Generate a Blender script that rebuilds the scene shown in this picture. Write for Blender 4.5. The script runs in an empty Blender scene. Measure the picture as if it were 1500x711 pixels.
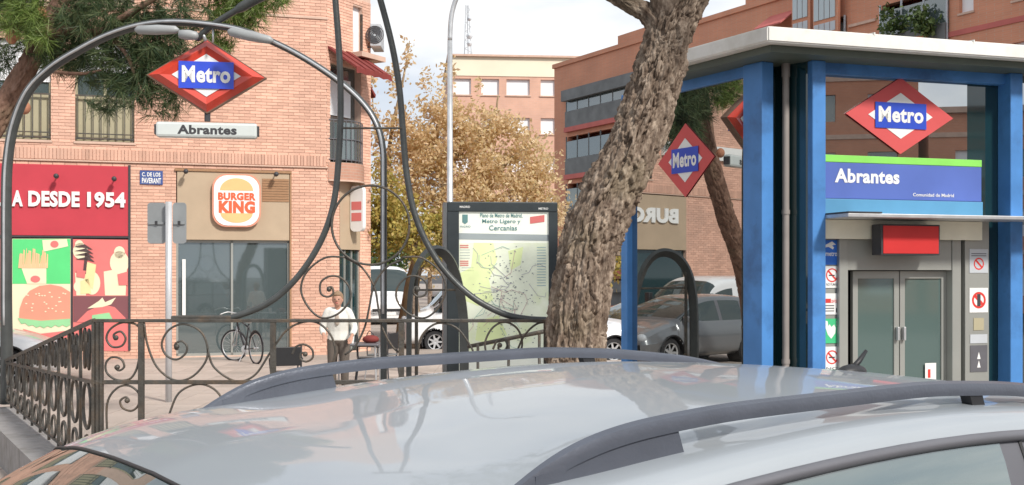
import bpy, bmesh, math, random
import numpy as np
from mathutils import Vector, Matrix, noise
random.seed(7); rng = np.random.default_rng(7)
sc = bpy.context.scene
COL = sc.collection
R = math.radians; PI = math.pi

# ------------------------------------------------------------------ camera, world, sun
F, CAM, HY = 1660.0, 2.05, 400.0          # focal length in photo pixels, eye height, horizon row
cd = bpy.data.cameras.new('camera'); cam = bpy.data.objects.new('camera', cd); COL.objects.link(cam)
cam.location = (0, 0, CAM); cam.rotation_euler = (R(90), 0, 0)
cd.sensor_width = 36; cd.lens = F / 1500 * 36
cd.shift_y = (HY - 355.5) / 1500; cd.clip_start = 0.05; cd.clip_end = 2000
sc.camera = cam

SUN_EL, SUN_AZ = 40, 141      # azimuth clockwise from +Y (north): behind the camera, to the right
w = bpy.data.worlds.new('World'); sc.world = w; w.use_nodes = True
nt = w.node_tree; N = nt.nodes; LK = nt.links; N.clear()
out = N.new('ShaderNodeOutputWorld'); bg = N.new('ShaderNodeBackground'); LK.new(bg.outputs[0], out.inputs[0])
sky = N.new('ShaderNodeTexSky'); sky.sky_type = 'NISHITA'; sky.sun_disc = False
sky.sun_elevation = R(SUN_EL); sky.sun_rotation = R(SUN_AZ); sky.air_density = 1.0; sky.dust_density = 2.5
tc = N.new('ShaderNodeTexCoord'); mp = N.new('ShaderNodeMapping'); mp.inputs['Scale'].default_value = (1, 1, 3.0)
LK.new(tc.outputs['Generated'], mp.inputs[0])
n1 = N.new('ShaderNodeTexNoise'); n1.inputs['Scale'].default_value = 2.6; n1.inputs['Detail'].default_value = 7; n1.inputs['Roughness'].default_value = .55
LK.new(mp.outputs[0], n1.inputs['Vector'])
cr = N.new('ShaderNodeValToRGB'); cr.color_ramp.elements[0].position = .30; cr.color_ramp.elements[1].position = .52
cr.color_ramp.elements[0].color = (.45, .45, .45, 1)
LK.new(n1.outputs['Fac'], cr.inputs[0])
n2 = N.new('ShaderNodeTexNoise'); n2.inputs['Scale'].default_value = 4.5; n2.inputs['Detail'].default_value = 5
LK.new(mp.outputs[0], n2.inputs['Vector'])
cr2 = N.new('ShaderNodeValToRGB'); cr2.color_ramp.elements[0].position = .40; cr2.color_ramp.elements[1].position = .60
cr2.color_ramp.elements[0].color = (6.0, 6.6, 7.5, 1); cr2.color_ramp.elements[1].color = (8.7, 8.85, 9.0, 1)
LK.new(n2.outputs['Fac'], cr2.inputs[0])
mx = N.new('ShaderNodeMix'); mx.data_type = 'RGBA'
LK.new(cr.outputs[0], mx.inputs[0]); LK.new(sky.outputs[0], mx.inputs[6]); LK.new(cr2.outputs[0], mx.inputs[7])
LK.new(mx.outputs[2], bg.inputs[0]); bg.inputs[1].default_value = 0.086

sd = bpy.data.lights.new('sun', 'SUN'); sun = bpy.data.objects.new('sun', sd); COL.objects.link(sun)
sd.energy = 2.8; sd.angle = R(7); sd.color = (1, .95, .88)
az, el = R(SUN_AZ), R(SUN_EL)
sdir = Vector((math.sin(az) * math.cos(el), math.cos(az) * math.cos(el), math.sin(el)))
sun.rotation_euler = sdir.to_track_quat('Z', 'Y').to_euler()
sc.view_settings.view_transform = 'Standard'; sc.view_settings.look = 'None'
sc.view_settings.exposure = 0.5; sc.view_settings.gamma = 1

# ------------------------------------------------------------------ helpers
def tag(o, label=None, cat=None, group=None, kind=None):
    if label: o['label'] = label
    if cat: o['category'] = cat
    if group: o['group'] = group
    if kind: o['kind'] = kind
    return o
def thing(name, label, cat, loc=(0, 0, 0), rz=0, group=None):
    o = bpy.data.objects.new(name, None); COL.objects.link(o)
    o.empty_display_size = .2
    o.location = loc; o.rotation_euler = (0, 0, rz)
    return tag(o, label, cat, group)
def W(px, py, z): return Vector(((px - 750) / F * z, z, CAM + (HY - py) / F * z))

class Fr:
    """vertical plane: origin on the ground, x along it, y into the wall, z up"""
    def __init__(s, ox, oy, dx, dy, oz=0):
        l = math.hypot(dx, dy); s.o = Vector((ox, oy, oz)); s.d = (dx / l, dy / l)
        s.yaw = math.atan2(dy, dx)
        s.M = Matrix.Translation(s.o) @ Matrix.Rotation(s.yaw, 4, 'Z')
    def L(s, px, py, off=0):
        a = (px - 750) / F
        ox, oy = s.o.x - s.d[1] * off, s.o.y + s.d[0] * off
        t = (a * oy - ox) / (s.d[0] - a * s.d[1]); z = oy + s.d[1] * t
        return t, CAM + (HY - py) / F * z - s.o.z
    def T(s, px, off=0): return s.L(px, 400, off)[0]

class MB:
    def __init__(s, M=None): s.v = []; s.f = []; s.M = M
    def add(s, vs, fs):
        b = len(s.v)
        if s.M is not None: vs = [tuple(s.M @ Vector(v)) for v in vs]
        s.v += [tuple(v) for v in vs]; s.f += [tuple(i + b for i in f) for f in fs]; return s
    def box(s, x0, x1, y0, y1, z0, z1, bev=0):
        if bev <= 0:
            v = [(x, y, z) for z in (z0, z1) for y in (y0, y1) for x in (x0, x1)]
            return s.add(v, [(0, 2, 3, 1), (4, 5, 7, 6), (0, 1, 5, 4), (2, 6, 7, 3), (0, 4, 6, 2), (1, 3, 7, 5)])
        bm = bmesh.new(); bmesh.ops.create_cube(bm, size=1)
        for v in bm.verts: v.co = Vector(((x0 + x1) / 2 + v.co.x * (x1 - x0), (y0 + y1) / 2 + v.co.y * (y1 - y0), (z0 + z1) / 2 + v.co.z * (z1 - z0)))
        bmesh.ops.bevel(bm, geom=bm.edges[:], offset=bev, segments=2, affect='EDGES', profile=.5)
        bm.verts.index_update(); r = s.add([v.co for v in bm.verts], [[v.index for v in f.verts] for f in bm.faces]); bm.free(); return r
    def prism(s, pts, y0, y1):
        n = len(pts)
        a = sum(pts[i][0] * pts[(i + 1) % n][1] - pts[(i + 1) % n][0] * pts[i][1] for i in range(n))
        if a < 0: pts = pts[::-1]
        v = [(x, y0, z) for x, z in pts] + [(x, y1, z) for x, z in pts]
        return s.add(v, [tuple(range(n)), tuple(range(2 * n - 1, n - 1, -1))] + [(i, i + n, (i + 1) % n + n, (i + 1) % n) for i in range(n)])
    def slab(s, pts, z0, z1):
        n = len(pts); v = [(x, y, z0) for x, y in pts] + [(x, y, z1) for x, y in pts]
        return s.add(v, [tuple(range(n))[::-1], tuple(range(n, 2 * n))] + [(i, (i + 1) % n, (i + 1) % n + n, i + n) for i in range(n)])
    def tube(s, pts, r, n=8, close=False, sx=1.0, sy=1.0):
        pts = [Vector(p) for p in pts]; m = len(pts)
        rs = r if isinstance(r, (list, tuple)) else [r] * m
        up = None; vs = []
        for i, p in enumerate(pts):
            if close: t = pts[(i + 1) % m] - pts[i - 1]
            else: t = pts[min(i + 1, m - 1)] - pts[max(i - 1, 0)]
            if t.length < 1e-9: t = Vector((0, 0, 1))
            t.normalize()
            if up is None:
                up = Vector((0, 1, 0)) if abs(t.y) < .9 else Vector((1, 0, 0))
            up = (up - t * up.dot(t)).normalized(); b = t.cross(up)
            for k in range(n):
                a = 2 * PI * k / n + PI / n
                vs.append(p + (up * math.cos(a) * sx + b * math.sin(a) * sy) * rs[i])
        fs = []
        for i in range(m if close else m - 1):
            j = (i + 1) % m
            for k in range(n): fs.append((i * n + k, i * n + (k + 1) % n, j * n + (k + 1) % n, j * n + k))
        if not close: fs += [tuple(range(n))[::-1], tuple(range((m - 1) * n, m * n))]
        return s.add(vs, fs)
    def lathe(s, prof, c=(0, 0, 0), axis='z', n=20, caps=True):
        vs = []
        for rr, h in prof:
            for k in range(n):
                a = 2 * PI * k / n; x, y = rr * math.cos(a), rr * math.sin(a)
                vs.append({'z': (c[0] + x, c[1] + y, c[2] + h), 'y': (c[0] + x, c[1] + h, c[2] + y), 'x': (c[0] + h, c[1] + x, c[2] + y)}[axis])
        m = len(prof); fs = [(i * n + k, i * n + (k + 1) % n, (i + 1) * n + (k + 1) % n, (i + 1) * n + k) for i in range(m - 1) for k in range(n)]
        if caps and prof[0][0] > 1e-6: fs.append(tuple(range(n))[::-1])
        if caps and prof[-1][0] > 1e-6: fs.append(tuple(range((m - 1) * n, m * n)))
        return s.add(vs, fs)
    def ball(s, c, r, sx=1, sy=1, sz=1, n=12):
        pr = [(max(math.sin(PI * i / n), .001) , -math.cos(PI * i / n)) for i in range(n + 1)]
        vs = []; k2 = n
        for a, h in pr:
            for k in range(k2):
                t = 2 * PI * k / k2; vs.append((c[0] + r * sx * a * math.cos(t), c[1] + r * sy * a * math.sin(t), c[2] + r * sz * h))
        return s.add(vs, [(i * k2 + k, i * k2 + (k + 1) % k2, (i + 1) * k2 + (k + 1) % k2, (i + 1) * k2 + k) for i in range(n) for k in range(k2)])
    def build(s, name, mat, parent=None, smooth=False, base=None, fix=True):
        me = bpy.data.meshes.new(name)
        b = Vector(base) if base is not None else (Vector(parent_base(parent)) if parent is not None else Vector((0, 0, 0)))
        me.from_pydata([(v[0] - b.x, v[1] - b.y, v[2] - b.z) for v in s.v], [], s.f)
        if fix and len(s.f) < 60000:
            bm = bmesh.new(); bm.from_mesh(me); bmesh.ops.recalc_face_normals(bm, faces=bm.faces[:]); bm.to_mesh(me); bm.free()
        me.materials.append(mat)
        if smooth:
            me.shade_smooth() if smooth is True else me.shade_smooth()
            if smooth != True:
                pass
        o = bpy.data.objects.new(name, me); COL.objects.link(o)
        if parent is not None: o.parent = parent
        elif base is not None: o.location = base
        if smooth == 'auto':
            try: me.set_sharp_from_angle(angle=R(35))
            except Exception: pass
        return o
def parent_base(p):
    b = Vector((0, 0, 0))
    while p is not None: b += p.location; p = p.parent
    return b

def cat(pts, n=6, close=False):
    pts = [Vector(p) for p in pts]; m = len(pts); o = []
    for i in range(m if close else m - 1):
        p0 = pts[i - 1] if (i > 0 or close) else pts[0] * 2 - pts[1]
        p1 = pts[i]; p2 = pts[(i + 1) % m]; p3 = pts[(i + 2) % m] if (i + 2 < m or close) else pts[-1] * 2 - pts[-2]
        for k in range(n):
            t = k / n; o.append(.5 * ((2 * p1) + (p2 - p0) * t + (2 * p0 - 5 * p1 + 4 * p2 - p3) * t * t + (3 * p1 - p0 - 3 * p2 + p3) * t ** 3))
    if not close: o.append(pts[-1])
    return o
def catn(vals, xs, x):
    """monotone-ish interpolation of a table"""
    return float(np.interp(x, xs, vals))
def copy_tree(o, parent=None):
    c = o.copy(); COL.objects.link(c); c.parent = parent
    for ch in o.children: copy_tree(ch, c)
    return c

# ------------------------------------------------------------------ materials
def mat(name, col, rough=.6, metal=0, var=.12, scale=6, bump=0, bscale=40, coat=0, ior=1.45, emit=0, dirt=None, dscale=1.3, spec=.5, stretch=None, island=0):
    m = bpy.data.materials.new(name); m.use_nodes = True; t = m.node_tree; n = t.nodes; p = n['Principled BSDF']
    p.inputs['Roughness'].default_value = rough; p.inputs['Metallic'].default_value = metal; p.inputs['IOR'].default_value = ior
    p.inputs['Coat Weight'].default_value = coat; p.inputs['Coat Roughness'].default_value = .03; p.inputs['Specular IOR Level'].default_value = spec
    tc = n.new('ShaderNodeTexCoord'); src = tc.outputs['Object']
    if stretch:
        mp = n.new('ShaderNodeMapping'); mp.inputs['Scale'].default_value = stretch; t.links.new(src, mp.inputs[0]); src = mp.outputs[0]
    nz = n.new('ShaderNodeTexNoise'); nz.inputs['Scale'].default_value = scale; nz.inputs['Detail'].default_value = 5; t.links.new(src, nz.inputs['Vector'])
    r = n.new('ShaderNodeValToRGB'); r.color_ramp.elements[0].position = .3; r.color_ramp.elements[1].position = .7
    c = np.array(col[:3]); r.color_ramp.elements[0].color = (*np.clip(c * (1 - var), 0, 1), 1); r.color_ramp.elements[1].color = (*np.clip(c * (1 + var), 0, 1), 1)
    t.links.new(nz.outputs['Fac'], r.inputs[0]); cur = r.outputs[0]
    if island:
        oi = n.new('ShaderNodeObjectInfo'); r3 = n.new('ShaderNodeMapRange'); r3.inputs[3].default_value = 1 - island * .9; r3.inputs[4].default_value = 1 + island * .9
        t.links.new(oi.outputs['Random'], r3.inputs[0]); v3 = n.new('ShaderNodeVectorMath'); v3.operation = 'SCALE'
        if name in ('salmon_brick', 'paver'): t.links.new(cur, v3.inputs[0]); t.links.new(r3.outputs[0], v3.inputs['Scale']); cur = v3.outputs[0]
        g = n.new('ShaderNodeNewGeometry'); rr = n.new('ShaderNodeMapRange'); rr.inputs[3].default_value = 1 - island; rr.inputs[4].default_value = 1 + island
        t.links.new(g.outputs['Random Per Island'], rr.inputs[0])
        vm = n.new('ShaderNodeVectorMath'); vm.operation = 'SCALE'; t.links.new(cur, vm.inputs[0]); t.links.new(rr.outputs[0], vm.inputs['Scale']); cur = vm.outputs[0]
    if dirt is not None:
        d = n.new('ShaderNodeTexNoise'); d.inputs['Scale'].default_value = dscale; d.inputs['Detail'].default_value = 8; d.inputs['Roughness'].default_value = .65; t.links.new(src, d.inputs['Vector'])
        dr = n.new('ShaderNodeValToRGB'); dr.color_ramp.elements[0].position = .5; dr.color_ramp.elements[1].position = .72; t.links.new(d.outputs['Fac'], dr.inputs[0])
        mm = n.new('ShaderNodeMix'); mm.data_type = 'RGBA'; t.links.new(dr.outputs[0], mm.inputs[0]); t.links.new(cur, mm.inputs[6]); mm.inputs[7].default_value = (*dirt, 1); cur = mm.outputs[2]
    t.links.new(cur, p.inputs['Base Color'])
    if emit: t.links.new(cur, p.inputs['Emission Color']); p.inputs['Emission Strength'].default_value = emit
    if bump:
        b = n.new('ShaderNodeBump'); b.inputs['Strength'].default_value = bump; b.inputs['Distance'].default_value = .02
        nb = n.new('ShaderNodeTexNoise'); nb.inputs['Scale'].default_value = bscale; nb.inputs['Detail'].default_value = 6; t.links.new(src, nb.inputs['Vector'])
        t.links.new(nb.outputs['Fac'], b.inputs['Height']); t.links.new(b.outputs[0], p.inputs['Normal'])
    return m
def glassm(name, col, refl=.2, rough=.02, alpha=1.0):
    """pane: fresnel-weighted mirror over a tinted, partly see-through sheet"""
    m = bpy.data.materials.new(name); m.use_nodes = True; t = m.node_tree; n = t.nodes; n.clear()
    o = n.new('ShaderNodeOutputMaterial'); g = n.new('ShaderNodeBsdfGlossy'); g.inputs['Roughness'].default_value = rough; g.inputs['Color'].default_value = (.92, .95, .95, 1)
    d = n.new('ShaderNodeBsdfDiffuse'); d.inputs['Color'].default_value = (*col, 1)
    tr = n.new('ShaderNodeBsdfTransparent'); tr.inputs['Color'].default_value = (.75, .82, .8, 1)
    ms = n.new('ShaderNodeMixShader'); ms.inputs[0].default_value = alpha; t.links.new(tr.outputs[0], ms.inputs[1]); t.links.new(d.outputs[0], ms.inputs[2])
    fr = n.new('ShaderNodeLayerWeight'); fr.inputs['Blend'].default_value = .5
    mr = n.new('ShaderNodeMapRange'); mr.inputs[3].default_value = refl; mr.inputs[4].default_value = 1.0
    pw = n.new('ShaderNodeMath'); pw.operation = 'POWER'; pw.inputs[1].default_value = 3 if alpha > 2 or name != 'car_glass' else 4
    t.links.new(fr.outputs['Facing'], pw.inputs[0]); t.links.new(pw.outputs[0], mr.inputs[0])
    m2 = n.new('ShaderNodeMixShader'); t.links.new(mr.outputs[0], m2.inputs[0]); t.links.new(ms.outputs[0], m2.inputs[1]); t.links.new(g.outputs[0], m2.inputs[2])
    t.links.new(m2.outputs[0], o.inputs[0]); return m
def brickm(name, c1, c2, mortar, sx=.25, sz=.07):
    m = bpy.data.materials.new(name); m.use_nodes = True; t = m.node_tree; n = t.nodes; p = n['Principled BSDF']; p.inputs['Roughness'].default_value = .85
    tc = n.new('ShaderNodeTexCoord'); sp = n.new('ShaderNodeSeparateXYZ'); t.links.new(tc.outputs['Object'], sp.inputs[0])
    ad = n.new('ShaderNodeMath'); ad.operation = 'ADD'; t.links.new(sp.outputs[0], ad.inputs[0]); t.links.new(sp.outputs[1], ad.inputs[1])
    cb = n.new('ShaderNodeCombineXYZ'); t.links.new(ad.outputs[0], cb.inputs[0]); t.links.new(sp.outputs[2], cb.inputs[1])
    b = n.new('ShaderNodeTexBrick'); t.links.new(cb.outputs[0], b.inputs['Vector']); b.inputs['Scale'].default_value = 1
    b.inputs['Brick Width'].default_value = sx; b.inputs['Row Height'].default_value = sz; b.inputs['Mortar Size'].default_value = .006
    b.inputs['Color1'].default_value = (*c1, 1); b.inputs['Color2'].default_value = (*c2, 1); b.inputs['Mortar'].default_value = (*mortar, 1)
    nz = n.new('ShaderNodeTexNoise'); nz.inputs['Scale'].default_value = .7; nz.inputs['Detail'].default_value = 6; t.links.new(tc.outputs['Object'], nz.inputs['Vector'])
    mr = n.new('ShaderNodeMapRange'); mr.inputs[3].default_value = .8; mr.inputs[4].default_value = 1.2; t.links.new(nz.outputs['Fac'], mr.inputs[0])
    vm = n.new('ShaderNodeVectorMath'); vm.operation = 'SCALE'; t.links.new(b.outputs[0], vm.inputs[0]); t.links.new(mr.outputs[0], vm.inputs['Scale']); t.links.new(vm.outputs[0], p.inputs['Base Color'])
    return m

M_iron = mat('painted_iron', (.085, .078, .068), .45, .3, .25, 12, .3, 60, dirt=(.16, .11, .07), dscale=5)
M_arch = mat('arch_paint', (.075, .08, .078), .40, .25, .15, 8, .1, 40)
M_red = mat('metro_red', (.62, .055, .03), .3, 0, .06, 3, coat=.6)
M_redflat = mat('sticker_red', (.62, .09, .09), .5, 0, .05, 3)
M_white = mat('white_paint', (.8, .8, .78), .4, 0, .03, 3)
M_blue = mat('sign_blue', (.03, .08, .52), .35, 0, .05, 3)
M_kblue = mat('kiosk_blue_paint', (.075, .24, .56), .42, .05, .14, 2.5, .05, 30, dirt=(.05, .14, .33), dscale=2.2)
M_kroof = mat('kiosk_roof_metal', (.80, .79, .75), .5, .05, .04, 2, dirt=(.62, .6, .54), dscale=1.5)
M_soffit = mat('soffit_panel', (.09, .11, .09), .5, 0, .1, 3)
M_band = mat('band_violet_blue', (.10, .16, .47), .35, 0, .12, 1.4)
M_green = mat('band_green', (.25, .68, .12), .4, 0, .05, 3)
M_steel = mat('brushed_steel', (.36, .37, .345), .40, .35, .07, 2)
M_gsteel = mat('galvanised_steel', (.55, .56, .57), .4, .6, .12, 8)
M_brick = mat('salmon_brick', (.68, .41, .305), .88, 0, .10, 1.1, .25, 90, island=.14, dirt=(.60, .38, .29), dscale=.6)
M_mortar = mat('mortar', (.63, .45, .36), .95, 0, .1, 8)
M_tan = mat('tan_fascia', (.45, .345, .24), .6, 0, .06, 2)
M_wood = mat('wood_slat', (.34, .19, .10), .6, 0, .15, 5, stretch=(2, 2, 20))
M_redpan = mat('red_shop_panel', (.50, .045, .065), .5, 0, .05, 2)
M_dark = mat('dark_frame', (.05, .05, .055), .5, 0, .1, 6)
M_rubber = mat('rubber', (.025, .025, .027), .8, 0, .1, 10)
M_beige = mat('beige_shutter', (.40, .36, .24), .6, 0, .05, 2)
M_slab = mat('pale_band_stone', (.60, .42, .33), .85, 0, .1, 3)
M_glass = glassm('shop_glass', (.10, .13, .135), .16, .03, .8)
M_kglass = glassm('kiosk_glass', (.035, .033, .03), .58, .008, 1)
M_kglass2 = glassm('kiosk_side_glass', (.015, .015, .014), .50, .008, 1)
M_bayglass = glassm('bay_glass', (.34, .40, .42), .15, .05, 1)
M_dglass = glassm('dark_green_glass', (.01, .035, .04), .08, .03, 1)
M_doorglass = glassm('door_glass', (.10, .15, .14), .16, .05, 1)
M_carglass = glassm('car_glass', (.03, .045, .045), .08, .01, 1)
M_silver = mat('silver_car_paint', (.36, .39, .415), .45, .25, .03, 2, coat=.65)
M_wcar = mat('white_car_paint', (.78, .79, .8), .35, 0, .02, 2, coat=.8)
M_gcar = mat('grey_car_paint', (.20, .21, .22), .3, .5, .02, 2, coat=1)
M_rail = mat('roof_rail_plastic', (.10, .11, .135), .33, .3, .08, 10, .06, 120)
M_trim = mat('grey_trim', (.15, .15, .165), .45, .3, .05, 8)
M_black = mat('black_plastic', (.02, .02, .022), .5, 0, .1, 10)
M_lightgrey = mat('light_grey_panel', (.50, .53, .56), .5, 0, .05, 4)
M_cream = mat('cream_render', (.80, .73, .57), .8, 0, .05, .4)  # far top storey, paled too: haze put into the colour
M_window = mat('white_blind', (.82, .83, .85), .5, 0, .03, 2)
M_asph = mat('asphalt', (.06, .06, .062), .9, 0, .2, 3, .5, 150)
M_pave = mat('plaza_paving', (.36, .31, .27), .85, 0, .1, .9, .2, 60, dirt=(.26, .22, .19), dscale=.5)
M_paver = mat('paver', (.42, .355, .31), .82, 0, .08, 2, .2, 60, island=.08, dirt=(.30, .26, .22), dscale=.6)
M_stone = mat('granite_plinth', (.27, .26, .255), .75, 0, .12, 9, .3, 60, dirt=(.18, .17, .155), dscale=2)
M_skin = mat('skin', (.50, .27, .19), .55, 0, .06, 10)
M_hair = mat('grey_blond_hair', (.28, .18, .11), .7, 0, .2, 40, .4, 80)
M_shirt = mat('white_cotton', (.74, .73, .68), .85, 0, .06, 8, .2, 30)
M_trouser = mat('brown_grey_cloth', (.12, .10, .085), .9, 0, .1, 8, .2, 40)
M_awn = mat('dark_red_awning', (.20, .035, .03), .8, 0, .15, 4)
M_pink = mat('pink_red_slab', (.52, .14, .12), .75, 0, .08, 2)
M_bgrey = mat('balcony_grey', (.16, .165, .165), .6, 0, .2, 1.5)

# ------------------------------------------------------------------ text
def text_geo(s, bold=.02, res=3):
    c = bpy.data.curves.new('t', 'FONT'); c.body = s; c.size = 1; c.offset = bold; c.resolution_u = res; c.space_character = 1.0 + bold * 1.5
    o = bpy.data.objects.new('t', c); me = bpy.data.meshes.new_from_object(o)
    vs = [(v.co.x, v.co.y) for v in me.vertices]; fs = [tuple(p.vertices) for p in me.polygons]
    bpy.data.objects.remove(o); bpy.data.meshes.remove(me); bpy.data.curves.remove(c)
    a = np.array(vs); mn, mx_ = a.min(0), a.max(0)
    return (a - mn) / (mx_ - mn), fs, (mx_ - mn)
def text_in(mb, s, x0, x1, z0, z1, y0, y1, bold=.02, shear=0):
    """lettering fitted in a rectangle of a wall's plane, y0 front, y1 back"""
    a, fs, _ = text_geo(s, bold); n = len(a)
    P = [(x0 + (x1 - x0) * u, z0 + (z1 - z0) * v) for u, v in a]
    vs = [(x, y0, z) for x, z in P]; F2 = list(fs)
    if abs(y1 - y0) > .004:
        vs += [(x, y1, z) for x, z in P]
        ed = {}
        for f in fs:
            for i in range(len(f)):
                e = (f[i], f[(i + 1) % len(f)])
                ed[e] = 1
        for a_, b_ in list(ed):
            if (b_, a_) not in ed: F2.append((a_, b_, b_ + n, a_ + n))
    return mb.add(vs, F2)
def diamond(cx, cz, hw, hh): return [(cx - hw, cz), (cx, cz - hh), (cx + hw, cz), (cx, cz + hh)]
def rect(x0, x1, z0, z1): return [(x0, z0), (x1, z0), (x1, z1), (x0, z1)]
def ell(cx, cz, a, b, n=24, a0=0, a1=2 * PI):
    full = abs(a1 - a0 - 2 * PI) < 1e-6
    return [(cx + a * math.cos(a0 + (a1 - a0) * i / (n if full else n - 1)), cz + b * math.sin(a0 + (a1 - a0) * i / (n if full else n - 1))) for i in range(n)]
def rrect(x0, x1, z0, z1, r, n=5):
    o = []
    for cx, cz, a in ((x1 - r, z0 + r, -PI / 2), (x1 - r, z1 - r, 0), (x0 + r, z1 - r, PI / 2), (x0 + r, z0 + r, PI)):
        o += [(cx + r * math.cos(a + PI / 2 * i / n), cz + r * math.sin(a + PI / 2 * i / n)) for i in range(n + 1)]
    return o

# ------------------------------------------------------------------ ground
PZ = .12
tag(MB().box(-600, 600, -300, 900, -.5, 0).build('road', M_asph), kind='structure')
kerb_y = 5.2
tag(MB().slab([(-60, kerb_y + .15), (8.5, kerb_y + .15), (8.5, 26), (-1.2, 27.2), (-2.2, 45), (-60, 45)], .02, PZ).build('plaza_pavement', M_pave), kind='structure')
kb = MB()
x = -40
while x < 8:
    kb.box(x + .004, x + .996, kerb_y, kerb_y + .15, .0, PZ + .003, .008); x += 1
tag(kb.build('kerb', M_stone), kind='structure')
pv = bpy.data.objects['plaza_pavement']
pm = MB(); pn = 0
pme = bpy.data.meshes.new('paver'); pme.from_pydata([(x, y, z) for z in (-.02, 0) for y in (.005, .495) for x in (.005, .495)], [], [(4, 5, 7, 6), (0, 1, 5, 4), (2, 6, 7, 3), (0, 4, 6, 2), (1, 3, 7, 5)]); pme.materials.append(M_paver)
for i in range(-34, 14):
    for j in range(int(6.0 / .5), 50):
        x0, y0 = i * .5, j * .5 + .01
        if x0 > 4 and y0 > 20: continue
        if 14.4 < y0 < 24 and -.47 * y0 < x0 < -.27 * y0 and pn < 300:
            pn += 1; o_ = bpy.data.objects.new('paver', pme); COL.objects.link(o_); o_.parent = pv; o_.location = (x0, y0, PZ + .006 + random.random() * .003); continue
        pm.box(x0 + .005, x0 + .495, y0 + .005, y0 + .495, PZ - .02, PZ + .006 + random.random() * .003)
tag(pm.build('paver', M_paver, pv, fix=False), kind='stuff')
# opposite pavement across the far street and a kerb
tag(MB().slab([(-2, 42), (60, 30), (80, 200), (-40, 200)], .02, .13).build('far_pavement', M_pave), kind='structure')
# painted bay lines on the road beyond the plaza
bl = MB()
for k in range(5): bl.box(-1.5 + k * 2.6, -1.4 + k * 2.6, 31.5, 36, .0, .004)
tag(bl.build('road_marking', M_white), kind='structure')

# ------------------------------------------------------------------ brick apartment building with the restaurant
BK = Fr(-8.45, 25.5, .956, .292, PZ)
SD = (.483, -.875)
KA = Vector((2.29, 10.6, 0))          # near-left post of the kiosk
def mirror_hit(px, py):
    """where the ray that the kiosk's side glass reflects meets the facade plane"""
    d = Vector((SD[0], SD[1])).normalized(); a = (px - 750) / F
    t = (a * KA.y - KA.x) / (d.x - a * d.y); g = Vector((KA.x + d.x * t, KA.y + d.y * t))
    v = Vector((a, 1.0)); nrm = Vector((-d.y, d.x)); r = v - 2 * v.dot(nrm) * nrm
    bd = Vector(BK.d); det = r.x * (-bd.y) + bd.x * r.y
    q = Vector((BK.o.x, BK.o.y)) - g
    s_ = (q.x * (-bd.y) + bd.x * q.y) / det; hit = g + r * s_
    tt = (hit - Vector((BK.o.x, BK.o.y))).dot(bd)
    tot = g.y + s_  # depth-like measure: |v| scaled
    return tt, CAM + (HY - py) / F * tot - PZ
bk = thing('brick_apartment_building', 'salmon brick corner block with fast food restaurant at street level', 'building', (BK.o.x, BK.o.y, PZ))
tL = BK.L; tEnd = BK.T(479)
T0, T1, HT = -19.0, tEnd, 11.6
mA, mH0 = mirror_hit(1003, 290); mB_, _ = mirror_hit(918, 290)
mH = lambda y: mirror_hit(965, y)[1]
print('mirror sign span', mA, mB_, mH(290), mH(365))
op = []      # openings t0,t1,h0,h1
red = (BK.T(-75), BK.T(190), tL(100, 515)[1], tL(100, 240)[1])
shop = (BK.T(258), BK.T(425), .03, tL(340, 250)[1])
op += [red, shop]
W1h0, W1h1 = tL(150, 208)[1], tL(150, 62)[1]
wins = []
wt0, wt1 = BK.T(110), BK.T(197); per = BK.T(110) - BK.T(-16)
for k in range(0, 7):
    wins.append((wt0 - per * k, wt1 - per * k, W1h0, W1h1))
op += wins
wins2 = [(a, b, c + 3.0, d + 3.0) for a, b, c, d in wins]
sh2 = (mA - .02, mA + 0, 0, 0)
lo, hi = min(mA, mB_), max(mA, mB_)
sh2 = (lo, hi + 2.4, .03, mH(285))
op.append(sh2)
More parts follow.
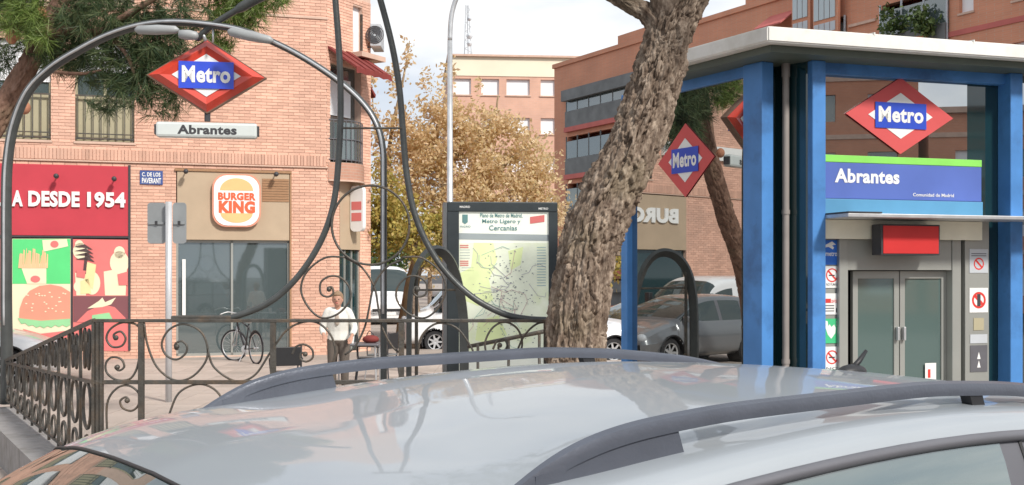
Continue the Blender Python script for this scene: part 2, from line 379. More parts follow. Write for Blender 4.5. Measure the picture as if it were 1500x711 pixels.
def lay_wall(Mx, t0, t1, h0, h1, ops, name, parent, back=.3, bh=.072, bw=.25, bmat=None, hb=8.6, pick=None):
    PB = []
    # backing (mortar) cut around the openings
    xs = sorted({t0, t1, *[a for o in ops for a in o[:2] if t0 < a < t1]}); zs = sorted({h0, h1, *[a for o in ops for a in o[2:] if h0 < a < h1]})
    b = MB(Mx)
    for i in range(len(xs) - 1):
        for j in range(len(zs) - 1):
            cx, cz = (xs[i] + xs[i + 1]) / 2, (zs[j] + zs[j + 1]) / 2
            if any(o[0] < cx < o[1] and o[2] < cz < o[3] for o in ops): continue
            b.box(xs[i], xs[i + 1], .012, back, zs[j], zs[j + 1])
    b.build('wall', M_mortar, parent)
    k = MB(Mx); r = 0; z = h0
    while z < min(h1, hb) - .001:
        z1 = min(z + bh - .010, h1); x = t0 - (r % 2) * bw / 2
        while x < t1:
            a, c = max(x, t0), min(x + bw - .010, t1)
            segs = [(a, c)]
            for o in ops:
                if o[2] < (z + z1) / 2 < o[3]:
                    ns = []
                    for s0, s1 in segs:
                        if o[0] < s1 and o[1] > s0:
                            if s0 < o[0]: ns.append((s0, o[0]))
                            if s1 > o[1]: ns.append((o[1], s1))
                        else: ns.append((s0, s1))
                    segs = ns
            for s0, s1 in segs:
                if s1 - s0 > .02:
                    y = -random.random() * .004
                    if pick and s1 - s0 > bw - .0101 and pick[0] < s0 and s1 < pick[1] and len(PB) < 300 and pick[2] < z < pick[3]:
                        PB.append((s0, y, z)); continue
                    k.add([(s0, y, z), (s1, y, z), (s1, y, z1), (s0, y, z1), (s0, .02, z), (s1, .02, z), (s1, .02, z1), (s0, .02, z1)], [(0, 1, 2, 3), (0, 4, 5, 1), (3, 2, 6, 7), (0, 3, 7, 4), (1, 5, 6, 2)])
            x += bw
        z += bh; r += 1
    if PB:
        bm_ = bpy.data.meshes.new('brick'); l_, h_ = bw - .010, bh - .010
        bm_.from_pydata([(0, 0, 0), (l_, 0, 0), (l_, 0, h_), (0, 0, h_), (0, .03, 0), (l_, .03, 0), (l_, .03, h_), (0, .03, h_)], [], [(0, 1, 2, 3), (0, 4, 5, 1), (3, 2, 6, 7), (0, 3, 7, 4), (1, 5, 6, 2)]); bm_.materials.append(bmat or M_brick)
        b0_ = parent_base(parent); ya = Mx.to_euler().z
        for p_ in PB:
            o_ = bpy.data.objects.new('brick', bm_); COL.objects.link(o_); o_.parent = parent; o_.location = Mx @ Vector(p_) - b0_; o_.rotation_euler = (0, 0, ya)
    return tag(k.build('brick', bmat or M_brick, parent, fix=False), kind='stuff')
lay_wall(BK.M, T0, T1, 0, HT, op + wins2, 'wall', bk, pick=(BK.T(190), T1, .9, 4.1))
# flank, back and roof so the block is a volume
DEEP = 11.0
C2 = Fr(*(BK.M @ Vector((tEnd, 0, 0))).xy, .5, .866, PZ)
cLen = C2.T(543)
endp = (C2.M @ Vector((cLen, 0, 0)))
fb = MB()
p0 = (BK.M @ Vector((T0, .3, 0))).xy; p1 = (BK.M @ Vector((tEnd - .1, .3, 0))).xy
p2 = (C2.M @ Vector((cLen - .1, .3, 0))).xy; inn = Vector((-BK.d[1], BK.d[0]))
p3 = Vector(p2) + inn * DEEP; p4 = Vector(p0) + inn * DEEP
M_bfar = brickm('far_salmon_brick', (.50, .27, .19), (.46, .24, .17), (.45, .33, .26))
MB().slab([tuple(p1), tuple(p2 + Vector((.35, .25))), tuple(p3), tuple(p4), tuple(p0)], HT + .01, HT + .3).build('roof', M_slab, bk)
b = MB()
for a_, b_ in ((p2 + Vector((.12, .1)), p3), (p3, p4), (p4, p0)):
    a_, b_ = Vector(a_), Vector(b_); d = (b_ - a_).normalized(); nn = Vector((-d.y, d.x)) * .25
    b.slab([tuple(a_), tuple(b_), tuple(b_ + nn), tuple(a_ + nn)], PZ, HT + PZ)
b.build('rear_wall', M_bfar, bk)
# soldier course ledge above the ground floor
lh = tL(250, 241)[1]
MB(BK.M).box(T0, T1 + .02, -.045, .0, lh, lh + .035, .01).build('ledge', M_slab, bk)
k = MB(BK.M); t = T0
while t < T1 - .06:
    k.box(t + .004, t + .068, -.022, .01, lh + .05, lh + .29); t += .075
tag(k.build('soldier_brick', M_brick, bk, fix=False), kind='stuff')
MB(BK.M).box(T0, T1 + .02, -.03, .0, 7.9, 7.96, .008).build('ledge', M_slab, bk)
# windows upstairs
def window(Fm, a, b_, c, d, parent, shutter=.5, bars=True):
    wf = MB(Fm)
    wf.box(a, b_, .10, .16, c, c + .05); wf.box(a, b_, .10, .16, d - .05, d); wf.box(a, a + .05, .10, .16, c + .05, d - .05); wf.box(b_ - .05, b_, .10, .16, c + .05, d - .05)
    wf.box((a + b_) / 2 - .03, (a + b_) / 2 + .03, .10, .16, c + .05, d - .05)
    f = wf.build('window', M_beige, parent)
    MB(Fm).box(a + .05, b_ - .05, .13, .14, c + .05, d - .05).build('pane', M_glass, f)
    sh = MB(Fm); zz = d - (d - c) * shutter
    while zz < d - .05:
        sh.box(a + .02, b_ - .02, .085, .095, zz, zz + .042); zz += .046
    tag(sh.build('shutter', M_window, f), kind='stuff')
    MB(Fm).box(a + .06, b_ - .06, .118, .124, c + .06, c + 1.02).build('screen', M_beige, f)
    MB(Fm).box(a - .03, b_ + .03, -.03, .30, c - .06, c - .001, .01).build('sill', M_slab, f)
    MB(Fm).box(a, b_, .28, .29, c, d).build('interior', M_dark, f)
    if bars:
        g = MB(Fm); n = 8
        for za_, zb_ in ((1.0, 1.035), (.05, .085), (.16, .185)): MB(Fm).box(a - .02, b_ + .02, .0, .03, c + za_, c + zb_).build('rail', M_iron, f)
        for i in range(n):
            xx = a + .04 + (b_ - a - .08) * i / (n - 1)
        for i in range(n):
            xx = a + .04 + (b_ - a - .08) * i / (n - 1); MB(Fm).box(xx - .011, xx + .011, .004, .026, c + .03, c + 1.0).build('bar', M_iron, f)
for i, wv in enumerate(wins): window(BK.M, *wv, bk, .42 if i % 2 else .3)
for i, wv in enumerate(wins2): window(BK.M, *wv, bk, .2 + .2 * (i % 3), bars=True)

# red shop panel and picture posters
a, b_, c, d = red
pan_h = tL(100, 347)[1]
MB(BK.M).box(a, b_, .02, .08, c, d).build('panel_backing', M_dark, bk)
sg = MB(BK.M).box(a + .03, b_ - .03, -.03, .02, pan_h + .02, d - .03, .01).build('fascia_panel', M_redpan, bk)
tx = MB(BK.M); tz0, tz1 = tL(110, 304)[1], tL(110, 281)[1]
for s, x0, x1 in (('A', 18, 34), ('DESDE', 42, 117), ('1954', 128, 184)): text_in(tx, s, BK.T(x0), BK.T(x1), tz0, tz1, -.075, -.032, .045)
text_in(tx, 'PARRILL', BK.T(-72), BK.T(14), tz0, tz1, -.075, -.032, .045)
tx.build('lettering', M_white, sg)
def P2(px, py): return BK.L(px, py)
def poly(mb, pts, y0, y1): mb.prism([P2(*p) for p in pts], y0, y1)
def flat(name, pts_list, m, parent, y, th=.004):
    for pts in pts_list: o_ = MB(BK.M).prism([P2(*p) for p in pts], y, y + th).build(name, m, parent)
    return o_
C = lambda n_, c_: mat(n_, c_, .5, 0, .04, 3)
m_g, m_cr, m_sal, m_pl, m_bun, m_let, m_fri, m_yel, m_cho = C('print_green', (.10, .62, .20)), C('print_cream', (.78, .70, .50)), C('print_salmon', (.68, .18, .17)), C('print_plum', (.20, .075, .085)), C('print_bun', (.66, .29, .20)), C('print_lettuce', (.28, .60, .30)), C('print_fries', (.78, .50, .28)), C('print_butter', (.80, .66, .34)), C('print_chocolate', (.08, .05, .05))
fs_ = MB(BK.M); fs_.prism([P2(18, 350), P2(103.5, 350), P2(103.5, 513), P2(18, 513)], -.02, .02); pst = fs_.build('poster', m_cr, bk)
flat('green_ground', [[(18.5, 350.5), (103, 350.5), (103, 416), (18.5, 416)]], m_g, pst, -.024)
def E(cx, cy, a, b, n=22, t0=0, t1=2 * PI): return [(x, y) for x, y in ell(cx, cy, a, b, n, t0, t1)]
flat('fries_carton', [[(30, 388), (68, 386), (68, 416), (40, 416)]], m_cr, pst, -.029)
fr = [];
for i in range(14):
    x0 = 27 + i * 3.1; h = random.uniform(363, 374); fr.append([(x0, 393), (x0 + 1 + random.uniform(-2, 2), h), (x0 + 3.4, h + 1), (x0 + 3, 393)])
flat('fries', fr, m_fri, pst, -.034)
flat('flag', [[(62, 352), (98, 350.6), (100, 361), (64, 369)]], m_cr, pst, -.030); flat('flag_spot', [E(80, 358, 6, 5)], m_sal, pst, -.035)
flat('carton_badge', [E(52, 409, 7, 5)], m_sal, pst, -.035)
bn_ = [(28, 468), (29, 452), (34, 438), (44, 426), (58, 419), (74, 417), (90, 420), (103, 428), (103, 474), (80, 476), (50, 474)]
flat('bun', [bn_], m_bun, pst, -.029)
flat('sesame', [E(random.uniform(38, 98), random.uniform(428, 460), 1.6, 1.0, 6) for _ in range(26)], m_cr, pst, -.036)
lt = [(26, 466)] + [(26 + i * 5.5, 470 + 8 * math.sin(PI * min(i, 10) / 14) + (3 if i % 2 else 0)) for i in range(1, 15)] + [(103, 474), (103, 467), (60, 470)]
flat('lettuce', [lt], m_let, pst, -.033)
flat('patty', [[(34, 482), (60, 489), (103, 484), (103, 494), (60, 499), (40, 494)]], m_sal, pst, -.0345)
flat('bun_base', [[(36, 495), (60, 500), (103, 495), (103, 506), (60, 512), (42, 507)]], m_bun, pst, -.0345)
fs_ = MB(BK.M); fs_.prism([P2(107, 350.5), P2(188, 351.5), P2(188, 514.5), P2(107, 513.5)], -.02, .02); pst2 = fs_.build('poster', m_sal, bk)
flat('plum_ground', [[(107.5, 434), (187.5, 434), (187.5, 472), (107.5, 472)]], m_pl, pst2, -.024)
flat('cream_cup', [[(110, 400), (128, 400), (126, 433), (112, 433)], [(152, 398), (186, 392), (184, 433), (154, 433)]], m_cr, pst2, -.027)
flat('soft_serve', [E(175, 385, 14, 17), E(175, 370, 8, 9), E(118, 368, 11, 12), E(116, 358, 6, 6), E(135, 415, 12, 17), E(120, 420, 12, 10)], m_cr, pst2, -.030)
flat('cone_print', [[(128, 384), (141, 388), (136, 425), (124, 410)], [(118, 412), (130, 408), (134, 430), (118, 431)]], m_yel, pst2, -.034)
flat('chocolate_stripe', [[(108 + i, 362 + i * 6), (124 + i * 2, 358 + i * 6), (136 + i, 366 + i * 6), (122 + i * 2, 363 + i * 6)] for i in range(4)] + [[(125, 370), (129, 372), (126, 402), (122, 398)]], m_cho, pst2, -.037)
flat('pink_cup', [[(112, 395), (126, 397), (124, 408), (112, 406)], [(172, 402), (187, 398), (187, 418), (174, 418)]], m_sal, pst2, -.0375)
flat('wrap', [[(112, 472), (128, 456), (150, 446), (168, 450), (184, 466), (184, 472)]], m_sal, pst2, -.030)
flat('topping', [[(128, 452), (145, 441), (150, 436), (154, 443), (170, 436), (163, 446), (150, 450)]], m_cr, pst2, -.034)
flat('green_leaf', [[(135, 462), (160, 458), (165, 468), (135, 470)]], m_let, pst2, -.034)
fs_ = MB(BK.M); fs_.prism([P2(-71, 350), P2(14, 350), P2(14, 512), P2(-71, 512)], -.02, .02); fs_.build('poster', m_sal, bk)
MB(BK.M).box(BK.T(103.9), BK.T(106.6), -.03, .02, c, pan_h).build('mullion', M_dark, bk)
MB(BK.M).box(b_ - .03, b_ + .02, -.04, .0, c, d).build('frame', M_dark, bk)
MB(BK.M).box(a, b_, -.035, .0, pan_h - .02, pan_h + .018).build('frame', M_dark, bk)

# restaurant front
a, b_, c, d = shop; sh_h = tL(340, 352)[1]
MB(BK.M).box(a + .02, b_ - .02, -.02, .04, sh_h, d - .04, .008).build('fascia_panel', M_tan, bk)
MB(BK.M).box(a - .03, b_ + .03, -.05, -.001, d - .04, d + .015).build('frame', M_wood, bk)
MB(BK.M).box(b_ - .01, b_ + .03, -.03, .05, c, d - .04).build('frame', M_wood, bk)
sl0, sl1 = tL(400, 296)[1], tL(400, 262)[1]
for i in range(9):
    zz = sl0 + (sl1 - sl0) * i / 9
    MB(BK.M).box(BK.T(384), b_ - .03, -.034, -.021, zz + .004, zz + (sl1 - sl0) / 9 - .006).build('slat', M_wood, bk)
lg = MB(BK.M); lg.prism(rrect(BK.T(313), BK.T(379), tL(346, 331)[1], tL(346, 258)[1], .30), -.14, -.03); lg = lg.build('illuminated_sign', mat('sign_face', (.88, .87, .84), .4, 0, .02), bk)
q = MB(BK.M); q.prism(rrect(BK.T(310.5), BK.T(381.5), tL(346, 333)[1], tL(346, 256)[1], .31), -.13, -.025); q.build('sign_edge', m_bun, lg)
zt = lambda y: tL(346, y)[1]
q = MB(BK.M); up = [(x, y) for x, y in ell((BK.T(321) + BK.T(371)) / 2, zt(280), .37, zt(262) - zt(280), 26, 0, PI)]; q.prism(up, -.145, -.139)
m_cap = C('sign_bun', (.84, .50, .22)); q.build('bun_top', m_cap, lg)
q = MB(BK.M); dn = [(x, y) for x, y in ell((BK.T(321) + BK.T(371)) / 2, zt(313), .36, zt(313) - zt(327), 26, PI, 2 * PI)]; q.prism(dn, -.145, -.139); q.build('bun_bottom', m_cap, lg)
q = MB(BK.M); text_in(q, 'BURGER', BK.T(319), BK.T(374), zt(294), zt(283), -.150, -.148, .05); text_in(q, 'KING', BK.T(320), BK.T(373), zt(313), zt(295), -.150, -.148, .06)
q.build('lettering', C('sign_red_letter', (.80, .13, .05)), lg)
def spot(px, py, parent=bk):
    t, h = tL(px, py); q = MB(BK.M); q.tube([(t, -.02, h + .06), (t, -.28, h + .08)], .014, 6); q.lathe([(.03, 0), (.055, .03), (.055, .15), (.0, .15)], (t, -.36, h + .05), 'y', 12); q.build('spotlight', M_dark, parent, True)
spot(272, 256); spot(403, 260); spot(84, 263); spot(168, 267)
# glazing
gl = MB(BK.M).box(a + .03, b_ - .03, .10, .11, .06, sh_h - .03).build('shop_window', M_glass, bk)
q = MB(BK.M)
for px in (259.5, 340, 423): tt = BK.T(px); q.box(tt - .025, tt + .025, .06, .14, .03, sh_h - .001)
q.box(a, b_, .06, .145, .03, .09); q.box(a, b_, .06, .145, sh_h - .06, sh_h - .002)
q.build('frame', M_steel, gl)
MB(BK.M).box(BK.T(267), BK.T(272), .04, .06, tL(270, 462)[1], tL(270, 380)[1]).build('white_strip', M_white, gl)
# inside: floor, back wall, counter and stools
inn_ = MB(BK.M).box(a - 1, b_ + .6, 3.5, 3.6, .0, 3.3).build('interior_wall', mat('interior', (.18, .16, .14), .8), bk)
MB(BK.M).box(a - 1, b_ + .6, .32, 3.5, .0, .04).build('interior_floor', M_pave, bk)
MB(BK.M).box(a - 1, b_ + .6, .32, 3.5, 3.0, 3.1).build('interior_ceiling', M_slab, bk)
q = MB(BK.M).box(a + .3, a + 1.3, 1.6, 2.1, .04, 1.0, .03); q.build('counter', mat('brown_counter', (.2, .08, .05), .5), bk)
q = MB(BK.M)
for i in range(5): q.box(a + .1 + i * .5, a + .4 + i * .5, 3.40, 3.48, 1.9, 2.3)
q.build('menu_board', m_bun, bk)

# mirrored shop front farther left, seen in the kiosk glass
a, b_, c, d = sh2; fz = mH(366)
MB(BK.M).box(a + .02, b_ - .02, -.02, .04, fz, d - .03).build('fascia_panel', M_tan, bk)
q = MB(BK.M)
tA, tB2 = sorted((mirror_hit(989, 315)[0], mirror_hit(925, 315)[0])); zA, zB = mH(327), mH(305)
wch = (tB2 - tA)
text_in(q, 'BURGER KING', tA, tA + wch * 2.7, zA, zB, -.08, -.03, .05)
q.build('lettering', M_white, bk)
MB(BK.M).box(a + .03, b_ - .03, .10, .11, .06, fz - .02).build('shop_window', M_dglass, bk)
print('left sign', tA, tB2, zA, zB)
hb_ = mH(232)
MB(BK.M).box(lo - 3.4, lo + 1.2, -.12, .0, hb_ + .1, hb_ + .55).build('fascia_panel', M_white, bk)

# street plaque
q = MB(BK.M); q.prism([P2(205, 250), P2(238.5, 251), P2(238.5, 271), P2(205, 270)], -.03, .0); pq = q.build('street_name_plaque', C('plaque_blue', (.05, .09, .27)), bk)
q = MB(BK.M); text_in(q, 'C. DE LOS', BK.T(208), BK.T(235), tL(222, 259)[1], tL(222, 253)[1], -.034, -.033, .03); text_in(q, 'PAVERANT', BK.T(208), BK.T(236), tL(222, 269)[1], tL(222, 261)[1], -.034, -.033, .03); q.build('lettering', M_white, pq)

# corner wall (angled), balcony, awnings
cl = C2.L
cw = (C2.T(484), C2.T(529), cl(505, 240)[1], cl(505, 96)[1])
cg = (C2.T(497), C2.T(527), .03, cl(512, 262)[1])
cw2 = (C2.T(517), C2.T(531), cl(525, 80)[1], cl(525, 10)[1])
lay_wall(C2.M, 0, cLen, 0, HT, [cw, cg, cw2], 'wall', bk)
zz = cl(505, 240)[1]
q = MB(C2.M); arc = [(cw[0] - .1 + (cw[1] - cw[0] + .2) * i / 10, -.32 * math.sin(PI * i / 10) - .02) for i in range(11)]
q.slab([(cw[0] - .1, .28)] + arc + [(cw[1] + .1, .28)], zz - .42, zz - .01); q.build('balcony_slab', M_bfar, bk)
q = MB(C2.M); q.slab([(x, y - .03) for x, y in arc] + [(x, y + .03) for x, y in arc[::-1]], zz - .46, zz - .421); q.build('ledge', M_slab, bk)
for i in range(11):
    x, y = arc[i]; MB(C2.M).tube([(x, y + .05, zz), (x, y + .05, zz + 1.0)], .010, 6).build('bar', M_trim, bk)
for h_ in (.06, .55, 1.0): MB(C2.M).tube([(x, y + .05, zz + h_) for x, y in arc], .014, 6).build('rail', M_trim, bk)
q = MB(C2.M); q.slab([(x, y + .075) for x, y in arc] + [(x, y + .085) for x, y in arc[::-1]], zz + .08, zz + .95); q.build('balcony_glass', M_glass, bk)
q = MB(C2.M).box(cw[0], cw[1], .20, .22, cw[2], cw[3]).build('balcony_window', M_glass, bk)
MB(C2.M).box(cw[0] + .2, cw[1] - .2, .17, .19, cl(505, 170)[1], cl(505, 115)[1]).build('blind', M_window, q)
MB(C2.M).box(cw[0] + .6, cw[0] + .66, .15, .19, cw[2], cw[3]).build('frame', M_beige, q)
MB(C2.M).box(cw2[0], cw2[1], .12, .14, cw2[2], cw2[3]).build('balcony_window', M_window, bk)
MB(C2.M).box(cw2[0] - .1, cLen + .15, -.35, .02, cw2[2] - .12, cw2[2]).build('balcony_slab', M_slab, bk)
MB(C2.M).box(cw2[0] - .05, cw2[0] + .0, -.3, -.25, cw2[2], cw2[2] + .9).build('railing', M_iron, bk)
# folding awning over the balcony
q = MB(C2.M); za = cl(505, 74)[1]; n = 8
for i in range(n):
    x0 = cw[0] - .1 + (cw[1] - cw[0] + .2) * i / n; x1 = cw[0] - .1 + (cw[1] - cw[0] + .2) * (i + 1) / n; s_ = .03 * (i % 2)
    q.add([(x0, 0, za - s_), (x1, 0, za - s_), (x1, -.85, za - .55 - s_), (x0, -.85, za - .55 - s_), (x0, -.86, za - .72 + .03 * (i % 2)), (x1, -.86, za - .72 + .03 * ((i + 1) % 2)), (x0, 0.02, za - s_ - .04), (x1, 0.02, za - s_ - .04), (x1, -.83, za - .60 - s_), (x0, -.83, za - .60 - s_)],
          [(0, 1, 2, 3), (3, 2, 5, 4), (6, 9, 8, 7), (4, 5, 8, 9), (0, 6, 7, 1), (0, 3, 9, 6), (1, 7, 8, 2)])
q.build('awning', M_awn, bk)
q = MB(C2.M); zq = cl(548, 130)[1]
q.add([(cLen + .0, .1, zq + .2), (cLen + .0, .6, zq + .2), (cLen + .35, .6, zq - .12), (cLen + .35, .1, zq - .12), (cLen, .1, zq + .16), (cLen, .6, zq + .16), (cLen + .33, .6, zq - .2), (cLen + .33, .1, zq - .2)], [(0, 1, 2, 3), (4, 7, 6, 5), (0, 3, 7, 4), (1, 5, 6, 2), (3, 2, 6, 7), (0, 4, 5, 1)]); q.build('awning', M_awn, bk)
MB(C2.M).box(cg[0], cg[1], -.02, .03, cl(512, 366)[1], cg[3] - .02).build('fascia_panel', M_tan, bk)
MB(C2.M).box(cg[0], cg[1], .08, .09, .05, cl(512, 366)[1] - .02).build('shop_window', M_dglass, bk)
q = MB(C2.M)
for i in range(4): tt = cg[0] + (cg[1] - cg[0]) * i / 3; q.box(tt - .02, tt + .02, .04, .1, .05, cl(512, 366)[1] - .02)
q.build('frame', M_steel, bk)
# blade sign of the restaurant, edge on
tt = C2.T(523, -.2); zs0, zs1 = cl(520, 340)[1], cl(520, 274)[1]
q = MB(C2.M); q.add([(tt - .05, -.05, 0)] * 0, []); pr = rrect(-.42, -.04, zs0, zs1, .12)
n_ = len(pr); q.add([(tt - .06, y, z) for y, z in pr] + [(tt + .06, y, z) for y, z in pr], [tuple(range(n_))[::-1], tuple(range(n_, 2 * n_))] + [(i, (i + 1) % n_, (i + 1) % n_ + n_, i + n_) for i in range(n_)])
bs = q.build('blade_sign', M_white, bk)
q = MB(C2.M)
for z_, r_ in ((zs0 + .35, .15), (zs0 + .62, .15)): q.box(tt - .066, tt - .0605, -.38, -.08, z_ - .1, z_ + .1, .002)
q.build('lettering', m_sal, bs)
# air conditioner on the corner
acw = thing('air_conditioner', 'white air conditioning unit fixed high on the end of the salmon brick block', 'air conditioner', tuple(W(552, 70, 28.4)))
q = MB(); o_ = W(552, 56, 28.4); q.box(o_.x - .12, o_.x + .14, o_.y - .4, o_.y + .4, o_.z - .28, o_.z + .28, .02); q.build('casing', M_lightgrey, acw)
q = MB(); [q.lathe([(rr_, 0), (rr_, .02), (rr_ - .02, .02), (rr_ - .02, 0), (rr_, 0)], (o_.x, o_.y - .42, o_.z), 'y', 18, False) for rr_ in (.06, .1, .14, .18, .22)]; q.tube([(o_.x - .1, o_.y - .3, o_.z - .29), (o_.x - .5, o_.y - .3, o_.z - .29)], .02); q.build('bracket', M_dark, acw)

# ------------------------------------------------------------------ far cream and brick block
FB = Fr((640 - 750) / F * 88, 88, .995, .09, 0)
fbk = thing('far_apartment_block', 'distant brick block with cream top storey and white blinds beyond the autumn tree', 'building', (FB.o.x, FB.o.y, 0))
M_bf2 = brickm('hazed_distant_brick', (.64, .38, .28), (.60, .36, .27), (.6, .43, .35), .5, .14)  # brick paled so that distance haze sits in the colour
top = FB.L(730, 84)[1]; crz = FB.L(730, 112)[1]; tE = FB.T(880)
MB(FB.M).box(FB.T(657), tE, -.05, 12, crz, top).build('top_storey', M_cream, fbk)
MB(FB.M).box(FB.T(655), tE + .2, -.3, 12.2, top, top + .15).build('roof', M_slab, fbk)
ops = []
for a, b_ in ((664, 690), (705, 731), (742, 776), (792, 813), (826, 850)):
    for r_ in range(5):
        z1 = FB.L(730, 116)[1] - r_ * 3.0; ops.append((FB.T(a), FB.T(b_), z1 - 1.25, z1))
xs = sorted({FB.T(655), tE, *[o[0] for o in ops], *[o[1] for o in ops]}); zs = sorted({0, crz, *[o[2] for o in ops], *[o[3] for o in ops]}); q = MB(FB.M)
for i in range(len(xs) - 1):
    for j in range(len(zs) - 1):
        if not any(o[0] < (xs[i] + xs[i + 1]) / 2 < o[1] and o[2] < (zs[j] + zs[j + 1]) / 2 < o[3] for o in ops): q.box(xs[i], xs[i + 1], 0, .4, zs[j], zs[j + 1])
q.box(FB.T(655), tE, .41, 12, 0, crz); q.build('wall', M_bf2, fbk)
for o in ops:
    f = MB(FB.M).box(o[0], o[1], .22, .3, o[2], o[3]).build('window', M_window, fbk)
    q = MB(FB.M); q.box(o[0] - .1, o[1] + .1, -.08, .2, o[2] - .1, o[2] - .002); q.build('sill', M_slab, f)
# rooftop mast
mast = thing('lattice_mast', 'thin lattice radio mast rising far away above the cream rooftop', 'mast', tuple(W(686, 84, 95)))
q = MB(); b0 = W(686, 84, 95); t0 = W(684, 8, 95)
for dx, dy in ((-.35, 0), (.35, 0), (0, .5)): q.tube([(b0.x + dx, b0.y + dy, b0.z - 1), (t0.x + dx * .3, t0.y + dy * .3, t0.z)], .035, 5)
for i in range(12):
    z0, z1 = b0.z + (t0.z - b0.z) * i / 12, b0.z + (t0.z - b0.z) * (i + 1) / 12; s0 = .35 * (1 - i / 12 * .7) * (1 if i % 2 else -1)
    q.tube([(b0.x + s0, b0.y, z0), (b0.x - s0, b0.y, z1)], .025, 4)
q.build('lattice', M_gsteel, mast)
for y_, r_ in ((30, .3), (55, .45), (66, .4)):
    q = MB(); c_ = W(688, y_, 95); q.lathe([(.01, 0), (r_ * .6, .15), (r_ * .6, .3)], tuple(c_ - Vector((0, .8, 0))), 'y', 10); q.build('dish', M_lightgrey, mast)

# ------------------------------------------------------------------ right-hand brick block with balconies
RB = Fr((812 - 750) / F * 70, 70, *SD, 0)
rb = thing('balcony_apartment_block', 'orange brick apartment block with loggias and awnings behind the trunk and kiosk', 'building', (RB.o.x, RB.o.y, 0))
M_bor = brickm('orange_brick', (.63, .27, .16), (.58, .25, .15), (.54, .33, .24), .28, .08)
RH = RB.L(812, 101)[1]; tE = 42; s1 = RB.L(850, 184)[1]; sp_ = 2.85
rl = RB.L
log = []    # loggia openings
for st in range(5):
    f0 = s1 - st * sp_
    for a, b_ in ((RB.T(832), RB.T(832) + 7.5), (RB.T(832) + 8.6, RB.T(832) + 13.5), (RB.T(1152), RB.T(1240)), (RB.T(1292), RB.T(1390))): log.append((a, b_, max(f0, .2), f0 + sp_ - .55))
wn = []
for st in range(5):
    z1 = rl(1415, 18)[1] + 1.3 - st * sp_
    for a, b_ in ((RB.T(1405), RB.T(1426)), (RB.T(1483), RB.T(1503))): wn.append((a, b_, z1 - 1.3, z1))
ops = log + wn
xs = sorted({0, tE, *[v for o in ops for v in o[:2]]}); zs = sorted({0, RH, *[v for o in ops for v in o[2:] if 0 < v < RH]}); q = MB(RB.M)
for i in range(len(xs) - 1):
    for j in range(len(zs) - 1):
        if not any(o[0] < (xs[i] + xs[i + 1]) / 2 < o[1] and o[2] < (zs[j] + zs[j + 1]) / 2 < o[3] for o in ops): q.box(xs[i], xs[i + 1], 0, .35, zs[j], zs[j + 1])
q.box(0, tE, 1.8, 12, 0, RH); q.box(0, .3, .35, 1.8, 0, RH); q.box(tE-.3, tE, .35, 1.8, 0, RH); q.build('wall', M_bor, rb)
MB(RB.M).box(-.1, tE, -.1, 12, RH, RH + .25).build('roof', M_bor, rb)
q = MB(RB.M); q.box(RB.T(905), RB.T(905) + 6, 0, 10, RH + .25, RH + .75); q.box(RB.T(1092), tE, 0, 10, RH + .25, RH + .7); q.box(RB.T(1240), tE, .3, 10, RH + .7, RH + 3.6); q.build('penthouse_wall', M_bor, rb)
MB(RB.M).box(RB.T(1150), tE, -.04, -.001, rl(1450, 42)[1] , rl(1450, 34)[1]).build('band_course', M_pink, rb)
for o in log:
    a, b_, c, d = o
    if d < 1: continue
    MB(RB.M).box(a - .1, b_ + .1, -.25, 1.8, c - .28, c - .002).build('balcony_slab', M_pink, rb)
    MB(RB.M).box(a, b_, -.22, -.16, c, c + .95).build('balustrade', M_bgrey, rb)
    q = MB(RB.M); nb = max(2, int((b_ - a) / 1.1))
    for i in range(nb + 1): xx = a + (b_ - a) * i / nb; q.box(xx - .03, xx + .03, -.14, -.08, c, d)
    fr_ = q.build('balcony_frame', M_lightgrey if a > 15 else M_bgrey, rb)
    MB(RB.M).box(a, b_, -.12, -.1, c + .97, d - .3).build('balcony_glass', M_glass, fr_)
    if a < 20 and random.random() < .7: MB(RB.M).box(a, b_, -.5, -.2, d - .75, d - .1).build('awning', M_bgrey if random.random() < .5 else M_beige, rb)
for o in wn:
    f = MB(RB.M).box(o[0], o[1], .18, .24, o[2], o[3]).build('window', M_window, rb)
    MB(RB.M).box(o[0] - .05, o[1] + .05, -.05, .17, o[2] - .08, o[2] - .002).build('sill', M_slab, f)
for a_, b_, n_ in ((1172, 1199, 3), (1203, 1240, 4)):
    ta, tb = RB.T(a_), RB.T(b_); zl, zm_, zt3 = rl(b_, 47)[1], rl(b_, 29)[1], rl(b_, -25)[1]
    bay = MB(RB.M).box(ta, tb, -.5, -.36, zl, zt3).build('glazed_bay', M_bor, rb)
    for i in range(n_):
        x0 = ta + .12 + (tb - ta - .2) * i / n_; x1 = x0 + (tb - ta - .2) / n_ - .1
        MB(RB.M).box(x0 - .03, x1 + .03, -.54, -.505, zm_ + .12, zt3 - .1).build('pane', M_bayglass, bay)
        MB(RB.M).box(x0 - .03, x1 + .03, -.53, -.505, zl + .08, zm_ - .05).build('panel', M_lightgrey, bay)
MB(RB.M).box(RB.T(1245), RB.T(1284), -.10, -.001, rl(1265, 36)[1], rl(1265, 32)[1]).build('band_course', M_slab, rb)
q = MB(RB.M); ta, tb = RB.T(1128), RB.T(1168); za = rl(1150, 18)[1]; q.add([(ta, 0, za), (tb, 0, za), (tb, -1.0, za - .7), (ta, -1.0, za - .7), (ta, 0, za - .06), (tb, 0, za - .06), (tb, -1.0, za - .76), (ta, -1.0, za - .76)], [(0, 1, 2, 3), (4, 7, 6, 5), (0, 3, 7, 4), (1, 5, 6, 2), (2, 6, 7, 3)]); q.build('awning', M_pink, rb)
